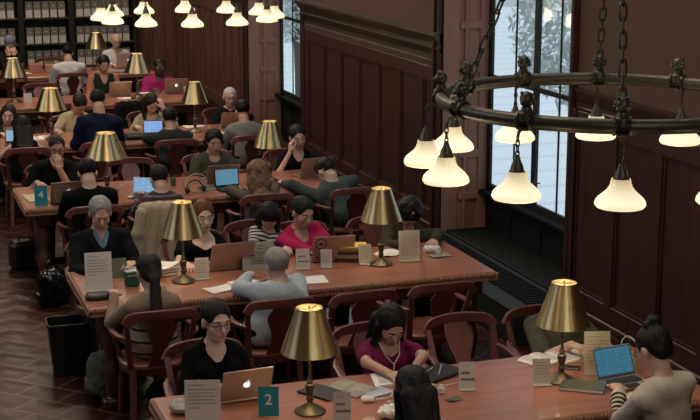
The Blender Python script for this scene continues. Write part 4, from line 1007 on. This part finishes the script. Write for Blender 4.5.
def cup(x, y, r, h, label, mat, z=ZT, name='cup', cat='cup', lid=None):
    e = empty(name, (x, y, z), 0, label, cat)
    m = MB(); m.lathe([(r*.78,0),(r*.8,.004),(r,h),(r*.93,h),(r*.74,.006)], n=20, cap=False); m.lathe([(r*.78,0),(r*.3,.001)], n=20); m.build('body', mat, e, True)
    if lid: m = MB(); m.lathe([(r*1.04,h-.004),(r*1.04,h+.006),(r*.85,h+.014),(r*.2,h+.014)], n=20); m.build('lid', lid, e, True)
    return e
def cable(pts, label, r=.0026, mat=None, cat='cable', name='white_cable', parent=None):
    # smooth catmull
    P_ = [Vector(p) for p in pts]; out = []
    for i in range(len(P_)-1):
        a, b, c, d = P_[max(i-1,0)], P_[i], P_[i+1], P_[min(i+2,len(P_)-1)]
        for k in range(6):
            t = k/6; out.append(.5*((2*b)+(c-a)*t+(2*a-5*b+4*c-d)*t*t+(-a+3*b-3*c+d)*t**3))
    out.append(P_[-1]); m = MB(); m.tube(out, r, 6); o = m.build(name, mat or M('white_plastic', (.7,.68,.64), rough=.4), parent, True)
    return tag(o, label, cat) if not parent else o
def crumple(x, y, r, label, z=ZT, mat=PAPER, flat=.6, name='crumpled_paper', cat='paper'):
    o = blob(name, [ell((0,0,r*flat*.9), (r, r*.8, r*flat)), ell((r*.5,.2*r,r*flat*.6), (r*.6,r*.6,r*flat*.6))], .005, mat, noise=lambda X,Y,Z: .007*np.sin(90*X+60*Z)*np.sin(80*Y-50*Z)+.004*np.sin(170*X+130*Y))
    o.location = (x, y, z); return tag(o, label, cat)
A = lambda *c: M('c_%d_%d_%d' % tuple(int(v*1000) for v in c), c, rough=.6)
# nearest table
laptop(1.90, 7.48, PI+.10, 'tan-lit aluminium laptop with glowing mark before the black-clad woman', w=.30, d=.21)
sign(1.97, 7.10, .112, .165, 'teal card with a white number 2 on the nearest table', mat=TEAL, digit='2', rz=-.28, tilt=6, foot=False, group=None)
sign(1.60, 7.08, .19, .25, 'large white text notice at the left end of the nearest table', lines=[(.90,.5,0)]+[(.80-.075*i,.95-.1*(i%2),0) for i in range(5)]+[(.40,.35,0)], rz=-.28, tilt=5, mat=PAPER)
sign(2.325, 6.90, .095, .16, 'small notice with two bold lines beside the magazines, cut by the bottom edge', bold=[(.60,.62,.013),(.36,.95,.013)], rz=-.26, lines=[(.85,.5,.1)])
sign(3.17, 7.16, .095, .155, 'small notice with two bold lines alone in the middle of the nearest table', bold=[(.60,.62,.013),(.36,.95,.013)], rz=-.26, lines=[(.85,.5,.1)])
sign(3.61, 7.09, .105, .15, 'small text notice left of the lamp base on the nearest table', lines=[(.85-.11*i,.9,0) for i in range(5)], rz=-.22)
sign(4.01, 7.16, .155, .25, 'tall cream text notice between lamp and open laptop on the nearest table', lines=[(.88,.6,.1)]+[(.78-.08*i,.95,0) for i in range(7)], rz=-.25, mat=M('cream_card', (.52,.47,.36), rough=.7))
laptop(4.07, 6.93, .12, 'open dark-framed laptop with a blue screen before the woman with the bun', lid=SILV, w=.27, d=.19, ang=22, logo=False, screen=screen_mat('screen_blue', (.03,.15,.24), .85, band=(.08,.22,.31)), frame=M('grey_bezel', (.12,.12,.12)))
book(3.81, 6.96, .25, .17, .022, -.62, 'closed grey green folder lying beside the lamp base on the nearest table', M('slate_cover', (.11,.125,.095), rough=.25), name='folder')
sheet(4.10, 6.70, .28, .20, .15, 'white paper under the striped cuff on the nearest table')
openbook(4.06, 7.50, .34, .22, .1, 'open book before the olive-shirted reader behind the lamp')
openbook(3.80, 7.48, .22, .20, .45, 'open yellowish book at the left elbow of the olive-shirted reader')
m = MB(); m.box((0,0,.005), (.065,.125,.009), b=.004); o = m.build('phone', BLKP); o.location = (3.90,7.30,ZT); o.rotation_euler = (0,0,.9); tag(o, 'black phone lying behind the lamp base on the nearest table', 'phone')
book(2.36, 7.36, .17, .235, .012, .55, 'black notebook with a white spine left of the magazines', M('black_cover', (.012,.018,.015), rough=.5), name='notebook')
book(2.53, 7.37, .20, .26, .010, .55, 'magazine with a grey picture cover beside the black notebook', M('picture_cover', (.30,.28,.22), rough=.4, noise=.95, nscale=14), name='magazine')
book(2.64, 7.26, .19, .12, .008, .35, 'pale magazine with a blue edge under the picture magazine', M('blue_white_cover', (.40,.46,.54), rough=.4, noise=.6, nscale=8), name='magazine')
openbook(2.87, 7.43, .34, .22, PI-.2, 'open notebook the woman in magenta is writing in')
m = MB(); m.box((0,0,.014), (.075,.05,.028), b=.008); o = m.build('power_adapter', M('white_plastic', (.7,.68,.64))); o.location = (2.56,7.15,ZT); o.rotation_euler = (0,0,-.3); tag(o, 'white power adapter beside the crumpled napkin on the nearest table', 'adapter')
cable([(2.60,7.13,.775),(2.70,7.16,.768),(2.74,7.22,.768),(2.80,7.16,.768),(2.74,7.08,.768),(2.66,7.10,.768),(2.70,7.02,.768),(2.80,7.06,.768),(2.86,7.16,.768)], 'tangled cream cable next to the white power adapter', r=.004)
c_ = cup(2.86, 7.28, .035, .07, 'dark maroon mug with white letters before the writing woman', M('maroon_glaze', (.06,.008,.012), rough=.3), name='mug', cat='mug')
text('letters', 'OU', .04, WHITE, c_, (-.006,-.037,.036), (PI/2,0,-.1))
crumple(2.60, 6.88, .075, 'crumpled white napkin on the nearest table left of the long-haired woman', flat=.45)
m = MB(); m.box((0,0,.010), (.30,.20,.018), b=.005); o = m.build('black_folder', BLACKL); o.location = (3.10,7.45,ZT); o.rotation_euler = (0,0,.45); tag(o, 'black folder with pens beside the long-haired woman and small notice', 'folder')
m = MB(); m.cyl((-.13,.0,.024),(.02,.05,.026),.004); m.build('pen', SILV, o); m = MB(); m.cyl((-.05,-.06,.024),(.10,.05,.026),.004); m.build('pen', SILV, o)
m = MB(); m.box((0,0,.02), (.035,.035,.04), b=.006); m.box((0,0,.045), (.012,.018,.014)); o = m.build('plug', M('white_plastic', (.7,.68,.64))); o.location = (3.00,7.14,ZT); tag(o, 'small white charger plug between the long black hair and a notice', 'charger')
cable([(3.00,7.16,.785),(2.95,7.22,.77),(2.99,7.27,.768),(3.06,7.24,.768),(3.14,7.26,.768),(3.22,7.30,.768)], 'thin white cable running from the charger plug')
sheet(3.03, 7.02, .09, .055, .2, 'small olive card in front of the charger plug', mat=A(.09,.10,.05), cat='card')
m = MB(); m.ball((0,0,.035), (.06,.085,.035), 14); m.ball((0,.0,.052), (.035,.045,.028), 12); o = m.build('computer_mouse', M('grey_white_plastic', (.42,.41,.38), rough=.4), None, True); o.location = (1.53,7.33,ZT-.002); tag(o, 'pale rounded mouse at the left end of the nearest table', 'mouse')
cable([(4.20,7.12,.768),(4.30,7.22,.80),(4.27,7.34,.86),(4.33,7.36,.90),(4.36,7.24,.84),(4.36,7.08,.77),(4.40,6.98,.768)], 'looped white cable beyond the woman with the bun')
cup(4.24, 7.14, .03, .11, 'pale paper cup right of the blue laptop screen', A(.5,.46,.38), name='paper_cup')
# second table
sign(1.51, 9.93, .19, .275, 'large white text notice at the left end of the second table', lines=[(.90,.5,0)]+[(.80-.075*i,.95-.1*(i%2),0) for i in range(5)]+[(.42,.35,0)], rz=-.08, tilt=5, mat=PAPER)
o = blob('glasses_case', [cone((-.06,0,.02),(.06,0,.02),.022,.024,((0,1,0),.62)), ell((0,0,.02),(.085,.045,.024))], .005, M('dark_olive_case', (.035,.035,.022), rough=.4)); o.location = (1.46,9.71,ZT); tag(o, 'dark olive glasses case at the left end of the second table', 'case')
m = MB(); m.box((0,0,.055), (.10,.06,.11), b=.006); o = m.build('box', M('green_box', (.005,.10,.075), rough=.45)); o.location = (1.755,9.98,ZT); o.rotation_euler = (0,0,.2); tag(o, 'green box on the second table beside the ponytailed woman', 'box')
m = MB(); m.box((0,.0,.0), (.095,.055,.004)); m.box((0,-.031,-.03), (.09,.002,.006)); m.build('pale_band', PAPERD, o).location = (0,0,.112)
book(1.66, 10.27, .24, .19, .018, .1, 'olive book held open by the man in the dark suit', M('olive_cover', (.06,.065,.03)), z=.80, name='book').rotation_euler = (math.radians(58),0,.1)
cup(1.79, 10.18, .035, .085, 'white paper cup near the green box', A(.6,.58,.54), name='paper_cup')
for i, (c, t) in enumerate([((.22,.18,.12),.024), ((.05,.045,.035),.018), ((.40,.37,.30),.016)]):
    book(2.02+.01*i, 10.22, .20, .15, t, .2+.12*i, ['brown book at the bottom of the pile beside the beige jacket', 'black book in the middle of the pile beside the beige jacket', 'cream book on the pile beside the beige jacket'][i], A(*c), z=ZT+[0,.025,.044][i], group=None)
sheet(2.03, 10.22, .21, .15, .7, 'loose white paper on top of the book pile by the beige jacket', z=ZT+.062, curl=.012)
laptop(2.54, 10.30, PI+.05, 'brown-lit aluminium laptop before the red-haired woman', w=.34, d=.235, ang=22, logo=False)
sign(2.28, 10.00, .10, .155, 'small faded notice between lamp and laptop on the second table', lines=[(.85-.11*i,.9,0) for i in range(6)], rz=-.15)
t = empty('newspaper', (2.76,10.10,ZT), .02, 'folded newspaper propped up before the grey-haired man', 'newspaper')
R = Matrix.Rotation(-math.radians(28), 3, 'X'); NWS = M('newsprint', (.30,.29,.25), rough=.9, noise=.1)
m = MB(); vs = []; fs = []; nx, ny = 12, 8
for k in (0, 1):
    for i in range(nx+1):
        for j in range(ny+1):
            u, v = i/nx, j/ny; wx = .145-.018*v; xx = -wx+2*wx*u; zz = .004+.205*v-.030*max(0, u-.0)*0-.025*(v*(1-u))*(u < .15)
            vs.append(R @ Vector((xx, (.012 if k else -.004)+.014*math.sin(3.1*u)*(1-v*.3), zz)))
NN = (nx+1)*(ny+1)
for i in range(nx):
    for j in range(ny): q = i*(ny+1)+j; fs += [(q, q+ny+1, q+ny+2, q+1), (NN+q, NN+q+1, NN+q+ny+2, NN+q+ny+1)]
for i in range(nx):
    q = i*(ny+1); fs.append((q, NN+q, NN+q+ny+1, q+ny+1)); q += ny; fs.append((q, q+ny+1, NN+q+ny+1, NN+q))
for j in range(ny):
    q = j; fs.append((q, q+1, NN+q+1, NN+q)); q = nx*(ny+1)+j; fs.append((q, NN+q, NN+q+1, q+1))
m.add(vs, fs); m.tube([R @ Vector((x, .006+.012*math.sin(3.1*(x/.26+.5)), .212)) for x in np.linspace(-.125, .125, 9)], .012, 8)
o = m.build('pages', NWS, t, True); m = MB()
for zz, x0, w_, hh in ((.192,.0,.21,.004),(.165,-.075,.045,.016),(.168,.035,.09,.004),(.140,.0,.20,.005),(.120,-.06,.055,.010),(.122,.04,.10,.003),(.100,.0,.20,.003),(.085,.0,.20,.003),(.070,.0,.20,.003),(.055,.0,.2,.003)): m.box(R @ Vector((x0,-.0055+.012*math.sin(3.1*(x0/.27+.5)),zz)), (w_,.006,hh), R)
m.build('printed_text', INK, o)
sheet(2.34, 9.68, .22, .16, .35, 'white paper left of the grey-haired man, nearest the table edge')
sheet(2.54, 9.80, .20, .14, .45, 'white paper partly under the arm of the grey-haired man')
sheet(3.00, 9.70, .28, .19, -.1, 'white papers to the right of the grey-haired man')
laptop(3.36, 10.27, PI-.12, 'aluminium laptop with a round red sticker before the woman in pink', w=.33, d=.225, ang=20, logo=False, stickers=True)
sign(3.07, 10.04, .105, .15, 'small notice with two bold lines left of the stickered laptop', bold=[(.62,.62,.011),(.36,.95,.011)], rz=-.22)
sign(3.25, 10.02, .085, .135, 'small plain notice in front of the stickered laptop', lines=[(.85-.11*i,.9,0) for i in range(6)], rz=-.25)
for i, (c, t_, lb) in enumerate([((.03,.02,.018),.03,'dark book at the bottom of the yellow-topped pile'), ((.30,.26,.18),.026,'cream book second from the bottom of the yellow-topped pile'), ((.05,.035,.03),.028,'dark book third from the bottom of the yellow-topped pile'), ((.26,.21,.13),.022,'tan book below the yellow folder in the pile'), ((.60,.42,.07),.010,'yellow folder on top of the pile on the second table')]):
    book(3.50+.004*i, 10.18-.003*i, .17, .22, t_, 1.15+.05*i, lb, A(*c), z=ZT+[0,.031,.058,.087,.110][i])
sign(3.565, 10.02, .10, .15, 'small text notice leaning by the yellow-topped book pile', lines=[(.88-.1*i,.9,0) for i in range(7)], rz=-.15)
sign(3.92, 10.00, .165, .235, 'large two-column notice right of the lamp on the second table', lines=[(.92,.8,.08)]+[(.84-.06*i,.98,0) for i in range(12)], rz=-.12, tilt=4)
sheet(3.84, 10.25, .20, .15, .5, 'white paper behind the lamp under the hand of the curly-haired reader', curl=.01)
o = blob('tissue', [cone((-.03,.05,.03),(.03,-.03,.045),.028,.024), cone((.03,-.03,.045),(.035,-.045,.01),.018,.02)], .005, A(.62,.64,.68), noise=lambda X,Y,Z: .004*np.sin(120*X)*np.sin(100*Y)); o.location = (4.17,10.14,ZT); tag(o, 'white crumpled tissue near the right end of the second table', 'tissue')
sheet(4.20, 10.06, .17, .10, .1, 'pale green pad under the tissue at the right end of the second table', mat=A(.30,.31,.17), cat='notepad', n=3)
# third table
laptop(1.72, 13.12, PI+.05, 'brown-lit laptop with glowing mark before the man with his hand at his mouth', w=.33, d=.22, ang=25)
sign(1.47, 12.92, .115, .185, 'teal card with a white number 4 at the left end of the third table', mat=TEAL, digit='4', rz=-.12, tilt=6, foot=False, group=None)
m = MB(); m.box((0,0,.07), (.13,.08,.14), b=.015); o = m.build('paper_bag', M('brown_paper', (.16,.10,.06), rough=.8)); o.location = (1.64,12.97,ZT); tag(o, 'small brown paper bag just right of the teal 4 card', 'bag')
m = MB(); m.tube([(-.04,-.043,.10),(-.03,-.047,.03),(.03,-.047,.03),(.04,-.043,.10)], .005, 6); m.build('handle', A(.4,.33,.22), o, True)
sheet(1.44, 13.30, .14, .34, .1, 'yellowish strip standing for the lit left edge of the third table', mat=A(.50,.44,.26))  # yellow strip laid in place of light on the table edge
laptop(2.40, 13.02, -.55, 'white laptop with a bright screen before the purple-striped man', lid=A(.6,.6,.58), w=.22, d=.16, ang=12, logo=False, screen=screen_mat('screen_bright', (.35,.62,.9), .8, band=(.05,.2,.5)), frame=A(.6,.6,.58))
laptop(3.28, 13.58, PI+.05, 'laptop with glowing mark before the man wearing headphones', w=.33, d=.22, ang=35)
laptop(3.28, 13.08, .12, 'black-framed laptop with a blue screen before the wavy-haired woman', lid=BLKP, w=.25, d=.18, ang=10, logo=False, screen=screen_mat('screen_grey_blue', (.10,.26,.38), .85, band=(.15,.33,.45)))
book(3.08, 13.18, .16, .12, .02, .3, 'green book left of the black-framed laptop', A(.03,.085,.035))
t = empty('headphones', (2.93,13.05,ZT), .3, 'black headphones with a coiled white cable on the third table', 'headphones')
m = MB(); m.tube([(.09*math.sin(a), .02, .02+.10*math.cos(a)) for a in np.linspace(-1.7, 1.7, 15)], .008, 8, up=(0,1,0)); m.build('headband', BLKP, t, True)
for s in (-1, 1): m = MB(); m.ball((s*.088,.0,.035), (.022,.034,.034), 12); m.build('ear_cup', BLKP, t, True)
m = MB(); m.tube([(.13*math.cos(a)*(1+.08*math.sin(3*a)), .01+.02*math.sin(2*a), .095+.085*math.sin(a)) for a in np.linspace(0, 2*PI, 28)[:-1]], .005, 6, closed=True, up=(0,1,0)); m.tube([(.05+.05*math.cos(a)-.08, -.03, .06+.05*math.sin(a)) for a in np.linspace(0, 2*PI, 20)[:-1]], .005, 6, closed=True, up=(0,1,0)); m.build('cable', A(.42,.34,.30), t, True)
laptop(4.22, 13.50, PI+.08, 'laptop with glowing mark before the woman resting her cheek', w=.33, d=.22, ang=22)
m = MB(); m.ball((0,0,.02), (.055,.035,.022), 12); o = m.build('computer_mouse', BLKP, None, True); o.location = (3.93,13.08,ZT); tag(o, 'black mouse on the third table left of the slumped reader', 'mouse')
m = MB(); m.ball((0,0,.016), (.05,.03,.018), 12); o = m.build('computer_mouse', BLKP, None, True); o.location = (3.83,13.20,ZT); tag(o, 'small black mouse just right of the third table lamp', 'mouse')
sheet(3.62, 12.92, .14, .12, .6, 'small white paper behind the wavy-haired woman on the third table')
cable([(2.30,13.55,.768),(2.40,13.70,.768),(2.55,13.62,.768),(2.60,13.72,.768),(2.70,13.60,.768)], 'pale cable curled behind the white laptop on the third table', r=.005)
cup(2.80, 13.45, .03, .07, 'small green tub on the third table near the headphones', A(.05,.12,.05), name='tub', cat='tub')
# fourth table
laptop(1.60, 16.30, -.1, 'small laptop with a pale blue screen at the left edge of the fourth table', lid=BLKP, w=.22, d=.15, ang=12, logo=False, screen=screen_mat('screen_pale', (.25,.45,.62), .8))
openbook(1.92, 16.60, .38, .28, .2, 'large open book on the fourth table beside the very long black hair')
laptop(3.20, 16.38, -.1, 'small black laptop with a bright blue screen before the dark grey sweater', lid=BLKP, w=.235, d=.16, ang=10, logo=False, screen=screen_mat('screen_vivid', (.16,.36,.85), .85, band=(.5,.7,.95)))
m = MB(); m.box((0,0,.03), (.26,.12,.05), b=.02); o = m.build('pencil_case', M('patterned_fabric', (.16,.11,.08), rough=.9, noise=.9, nscale=50)); o.location = (2.98,16.42,ZT); tag(o, 'patterned soft pencil case left of the small bright blue screen', 'pencil case')
m = MB(); m.box((0,0,.03), (.24,.14,.06), b=.02); o = m.build('camera_bag', BLACKL); o.location = (2.95,16.24,ZT); tag(o, 'black pouch in front of the patterned pencil case', 'pouch')
laptop(4.22, 16.78, PI, 'tan-lit laptop before the elderly white-haired man', w=.30, d=.21, ang=25, logo=False)
sheet(3.80, 16.90, .26, .16, .1, 'white paper left of the elderly man on the fourth table')
sheet(4.08, 16.30, .18, .14, .2, 'white paper beside the light grey shirt on the fourth table')
sheet(2.62, 16.62, .16, .12, .6, 'brown envelope beneath the cream-shirted arm', mat=A(.22,.12,.08), cat='envelope')
# fifth table
laptop(3.42, 19.98, PI, 'tan-lit laptop before the man in the green vest', w=.31, d=.21, ang=20, logo=False)
laptop(4.22, 19.98, PI-.05, 'laptop with glowing mark before the man in magenta', w=.33, d=.225, ang=20)
sign(2.12, 19.60, .11, .13, 'small blank card on the fifth table right of the far left lamp', rz=-.1)
cup(4.30, 19.68, .018, .10, 'small pale bottle right of the glowing laptop on the fifth table', A(.6,.5,.36), name='bottle', cat='bottle', lid=A(.6,.55,.45))
sheet(3.86, 20.02, .30, .14, .0, 'white papers under the arms of the man in magenta')
sheet(3.45, 19.60, .20, .12, .3, 'pale paper at the foot of the fifth table lamp')
# farthest table
laptop(4.12, 23.20, PI, 'silver laptop with glowing mark before the balding man', lid=SILV, w=.40, d=.26, ang=20)
sheet(3.90, 22.70, .20, .26, -.2, 'pale blue folder on the farthest table in front of the silver laptop', mat=A(.22,.32,.40), cat='folder', n=4)
m = MB(); m.box((0,0,.07), (.20,.14,.14), b=.005); o = m.build('box', A(.40,.16,.13)); o.location = (2.62,22.95,ZT); tag(o, 'reddish cardboard box at the left on the farthest table', 'box', 'boxes on the farthest table')
m = MB(); m.box((0,0,.06), (.14,.12,.12), b=.005); o = m.build('box', A(.42,.26,.15)); o.location = (2.84,22.98,ZT); tag(o, 'tan cardboard box right of the reddish box on the farthest table', 'box', 'boxes on the farthest table')
sheet(2.40, 22.85, .28, .18, .2, 'white papers before the reader in the knit cap')
# ---------------------------------------------------------------- coats, bags, bin
BEI = mcloth('beige_coat', (.46,.37,.25)); BLC = mcloth('black_coat', (.008,.008,.010))
def coat(x, y, label, mat, w=.24, low=.28, name='jacket', side=1):
    """draped over a chair back whose crest is at local y -.36"""
    f = lambda X, Y, Z: .010*np.sin(34*X+5*Z+1)*np.clip((.92-Z)*3, 0, 1)+.004*np.sin(70*X-14*Z)
    pr = [cone((-w*.8,-.385,.84),(w*.8,-.385,.84),.030,.030), cone((-w*.82,-.40,.81),(-w*1.05,-.44,low),.045,.05), cone((w*.82,-.40,.81),(w*1.05,-.44,low),.045,.05),
          cone((0,-.41,.81),(0,-.45,low),.05,.055), cone((-w*.4,-.41,.81),(-w*.5,-.45,low),.05,.055), cone((w*.4,-.41,.81),(w*.5,-.45,low),.05,.055), cone((-w*.7,-.34,.83),(-w*.7,-.30,.62),.03,.03), cone((w*.7,-.34,.83),(w*.7,-.30,.62),.03,.03), cone((0,-.34,.83),(0,-.28,.62),.03,.03)]
    o = blob(name, pr, .010, mat, noise=f, k=.05); o.location = (x, y, 0); tag(o, label, 'jacket')
    for s in (-1, 1):
        q = blob('sleeve', [cone((s*w*.95,-.43,.79),(s*w*1.22,-.46,.62),.052,.048), cone((s*w*1.22,-.46,.62),(s*w*1.15,-.47,low+.05),.048,.040)], .010, mat, o, k=.04, noise=f)
    return o
coat(2.44, near(2)-.02, 'beige jacket draped over the chair of the purple-striped man', BEI, w=.20, low=.30)
coat(3.34, ROWS[4]-.70, 'black coat draped over a chair at the near side of the fifth table', BLC, w=.18, low=.4)
def bag(x, y, z, d, label, mat, name='bag', rz=0., cat='bag', strap=True, noise=.006):
    hx, hy, hz = d
    o = blob(name, [ell((0,0,hz), (hx,hy,hz)), cone((-hx*.6,0,hz*.5),(hx*.6,0,hz*.5),hy*.75,hy*.75), cone((-hx*.5,0,hz*1.4),(hx*.5,0,hz*1.4),hy*.6,hy*.6)], .009, mat, k=.06, noise=lambda X,Y,Z: noise*np.sin(40*X+20*Z)*np.sin(35*Z-20*Y)+.003*np.sin(90*X)*np.sin(70*Z))
    o.location = (x, y, z); o.rotation_euler = (0,0,rz); tag(o, label, cat)
    if strap:
        m = MB(); m.tube([(-hx*.45,0,hz*1.7), (-hx*.35,0,hz*2.2), (0,0,hz*2.45), (hx*.35,0,hz*2.2), (hx*.45,0,hz*1.7)], .010, 6, up=(0,1,0)); m.build('strap', mat, o, True)
    return o
bag(1.545, 9.80, .005, (.16,.12,.18), 'mottled grey green backpack on the floor beside the ponytailed woman', M('mottled_fabric', (.11,.115,.08), rough=.9, noise=.8, nscale=22, bump=.6), name='backpack', cat='backpack')
bag(1.46, 12.30, .005, (.12,.12,.17), 'shiny black bag on the floor left of the second table', M('shiny_black', (.0035,.0035,.004), rough=.22, bump=.3), rz=.3)
m = MB(); m.box((0,0,.14), (.30,.20,.28), b=.04); o = m.build('briefcase', BLACKL); o.location = (1.38,13.66,0); o.rotation_euler = (0,0,.1); tag(o, 'black boxy case on the floor left of the third table', 'case')
m = MB(); m.tube([(-.06,0,.27),(-.05,0,.31),(.05,0,.31),(.06,0,.27)], .010, 6, up=(0,1,0)); m.build('handle', BLACKL, o, True)
bag(3.28, near(2)-.44, .38, (.11,.06,.17), 'dark grey shoulder bag hanging on the chair of the wavy-haired woman', mcloth('dark_grey_canvas', (.03,.03,.032)), name='shoulder_bag')
bag(1.98, 9.62, .0, (.20,.10,.06), 'dark soft bag lying under the second table by the armchair', BLC, strap=False)
# waste bin
t = empty('waste_bin', (1.335,10.44,0), -.05, 'black open waste bin on the floor at the left end of the second table', 'bin')
m = MB(); 
def rr(w, d, z, r=.04, n=5):
    out = []
    for cx, cy, a0 in ((w-r,d-r,0),(-w+r,d-r,PI/2),(-w+r,-d+r,PI),(w-r,-d+r,1.5*PI)):
        for k in range(n): a = a0+k*PI/2/(n-1); out.append((cx+r*math.cos(a), cy+r*math.sin(a), z))
    return out
rings = [rr(.115,.095,0), rr(.148,.125,.385), rr(.155,.132,.39), rr(.155,.132,.405), rr(.143,.120,.405), rr(.112,.092,.012)]
n = len(rings[0]); m.add(sum(rings, []), [tuple(range(n-1,-1,-1))]+[(k*n+i, k*n+(i+1) % n, (k+1)*n+(i+1) % n, (k+1)*n+i) for k in range(5) for i in range(n)]+[tuple(range(5*n, 6*n))])
m.build('bin_body', M('bin_plastic', (.007,.008,.009), rough=.4), t, True)
m = MB(); m.tube([(x*1.0, y*1.0, .405) for x, y, z in rr(.150,.127,.405)], .007, 6, closed=True); m.build('rim', M('bin_plastic', (.007,.008,.009)), t, True)
# white tote standing beyond the empty chair under the second table
sheet(3.62, 10.95, .55, .75, 0, 'pale cloth bag lying flat on the floor under the second table', mat=A(.20,.21,.19), z=.002, cat='cloth bag', n=6, curl=.02)
# ---------------------------------------------------------------- light
def area(name, loc, rot, size, power, col, sy=None):
    L = bpy.data.lights.new(name, 'AREA'); L.energy = power; L.color = col; L.size = size
    if sy: L.shape = 'RECTANGLE'; L.size_y = sy
    o = bpy.data.objects.new(name, L); COL.objects.link(o); o.location = loc; o.rotation_euler = rot; return o
# added warm area lights high under the ceiling, overhead fill for the hall
area('added_overhead_fill', (1.8, 8.5, 8.2), (0,0,0), 2.2, 165, (1,.80,.60))
area('added_overhead_fill', (1.8, 15.5, 8.2), (0,0,0), 2.2, 180, (1,.80,.60))
area('added_overhead_fill', (2.6, 21.5, 7.6), (0,0,0), 2.2, 300, (1,.80,.60))
# added area lights, daylight from assumed tall windows high in the left wall
area('assumed_window_light', (-6.7, 9.0, 6.3), (0, math.radians(-68), 0), 3.2, 200, (.82,.90,1.0), 5)
area('assumed_window_light', (-6.7, 17.0, 6.3), (0, math.radians(-68), 0), 3.2, 200, (.82,.90,1.0), 5)
area('assumed_window_light', (5.2, 8.0, 6.8), (0, math.radians(62), 0), 2.4, 90, (.80,.90,1.0), 4)  # this and the next: added for assumed high windows in the right wall
area('assumed_window_light', (5.2, 15.2, 6.8), (0, math.radians(62), 0), 2.4, 90, (.80,.90,1.0), 4)
area('assumed_end_light', (2.35, 25.2, 4.9), (math.radians(-90), 0, 0), 0.45, 5, (1,.84,.50), 1.5)  # assumed bright sources high on the end wall, added for floor glints
area('assumed_end_light', (3.1, 25.2, 6.6), (math.radians(-90), 0, 0), 0.4, 3, (1,.84,.50), 1.2)
area('front_fill_light', (2.0, -3.7, 6.2), (math.radians(80), 0, 0), 5, 150, (1,.93,.86), 3.2)  # fill light added behind the camera to brighten surfaces facing it
for i, (a, b) in enumerate(OPEN):   # sky portals in the window openings
    o = area('window_daylight', (5.93, (a+b)/2, 3.0), (0, math.radians(90), 0), 4.5, 1, (1,1,1), b-a); o.data.cycles.is_portal = True
su = bpy.data.lights.new('sun', 'SUN'); su.energy = 2.6; su.angle = .02; su.color = (.95,.97,1)
so = bpy.data.objects.new('sun', su); COL.objects.link(so); so.rotation_euler = (math.radians(-18), math.radians(-24), 0)
w = bpy.data.worlds.new('sky'); S.world = w; w.use_nodes = True
nt = w.node_tree; bg = nt.nodes['Background']; bg.inputs[0].default_value = (.72,.77,.82,1); bg.inputs[1].default_value = .8
S.view_settings.view_transform = 'Standard'; S.view_settings.look = 'None'; S.view_settings.exposure = 0.0; S.view_settings.gamma = 1; S.view_settings.use_curve_mapping = False
S.cycles.use_denoising = True
try: S.cycles.denoiser = 'OPENIMAGEDENOISE'
except Exception: pass
S.cycles.max_bounces = 6; S.cycles.diffuse_bounces = 3; S.cycles.glossy_bounces = 3; S.cycles.transparent_max_bounces = 8
S.cycles.sample_clamp_indirect = 4; S.cycles.caustics_reflective = False; S.cycles.caustics_refractive = False
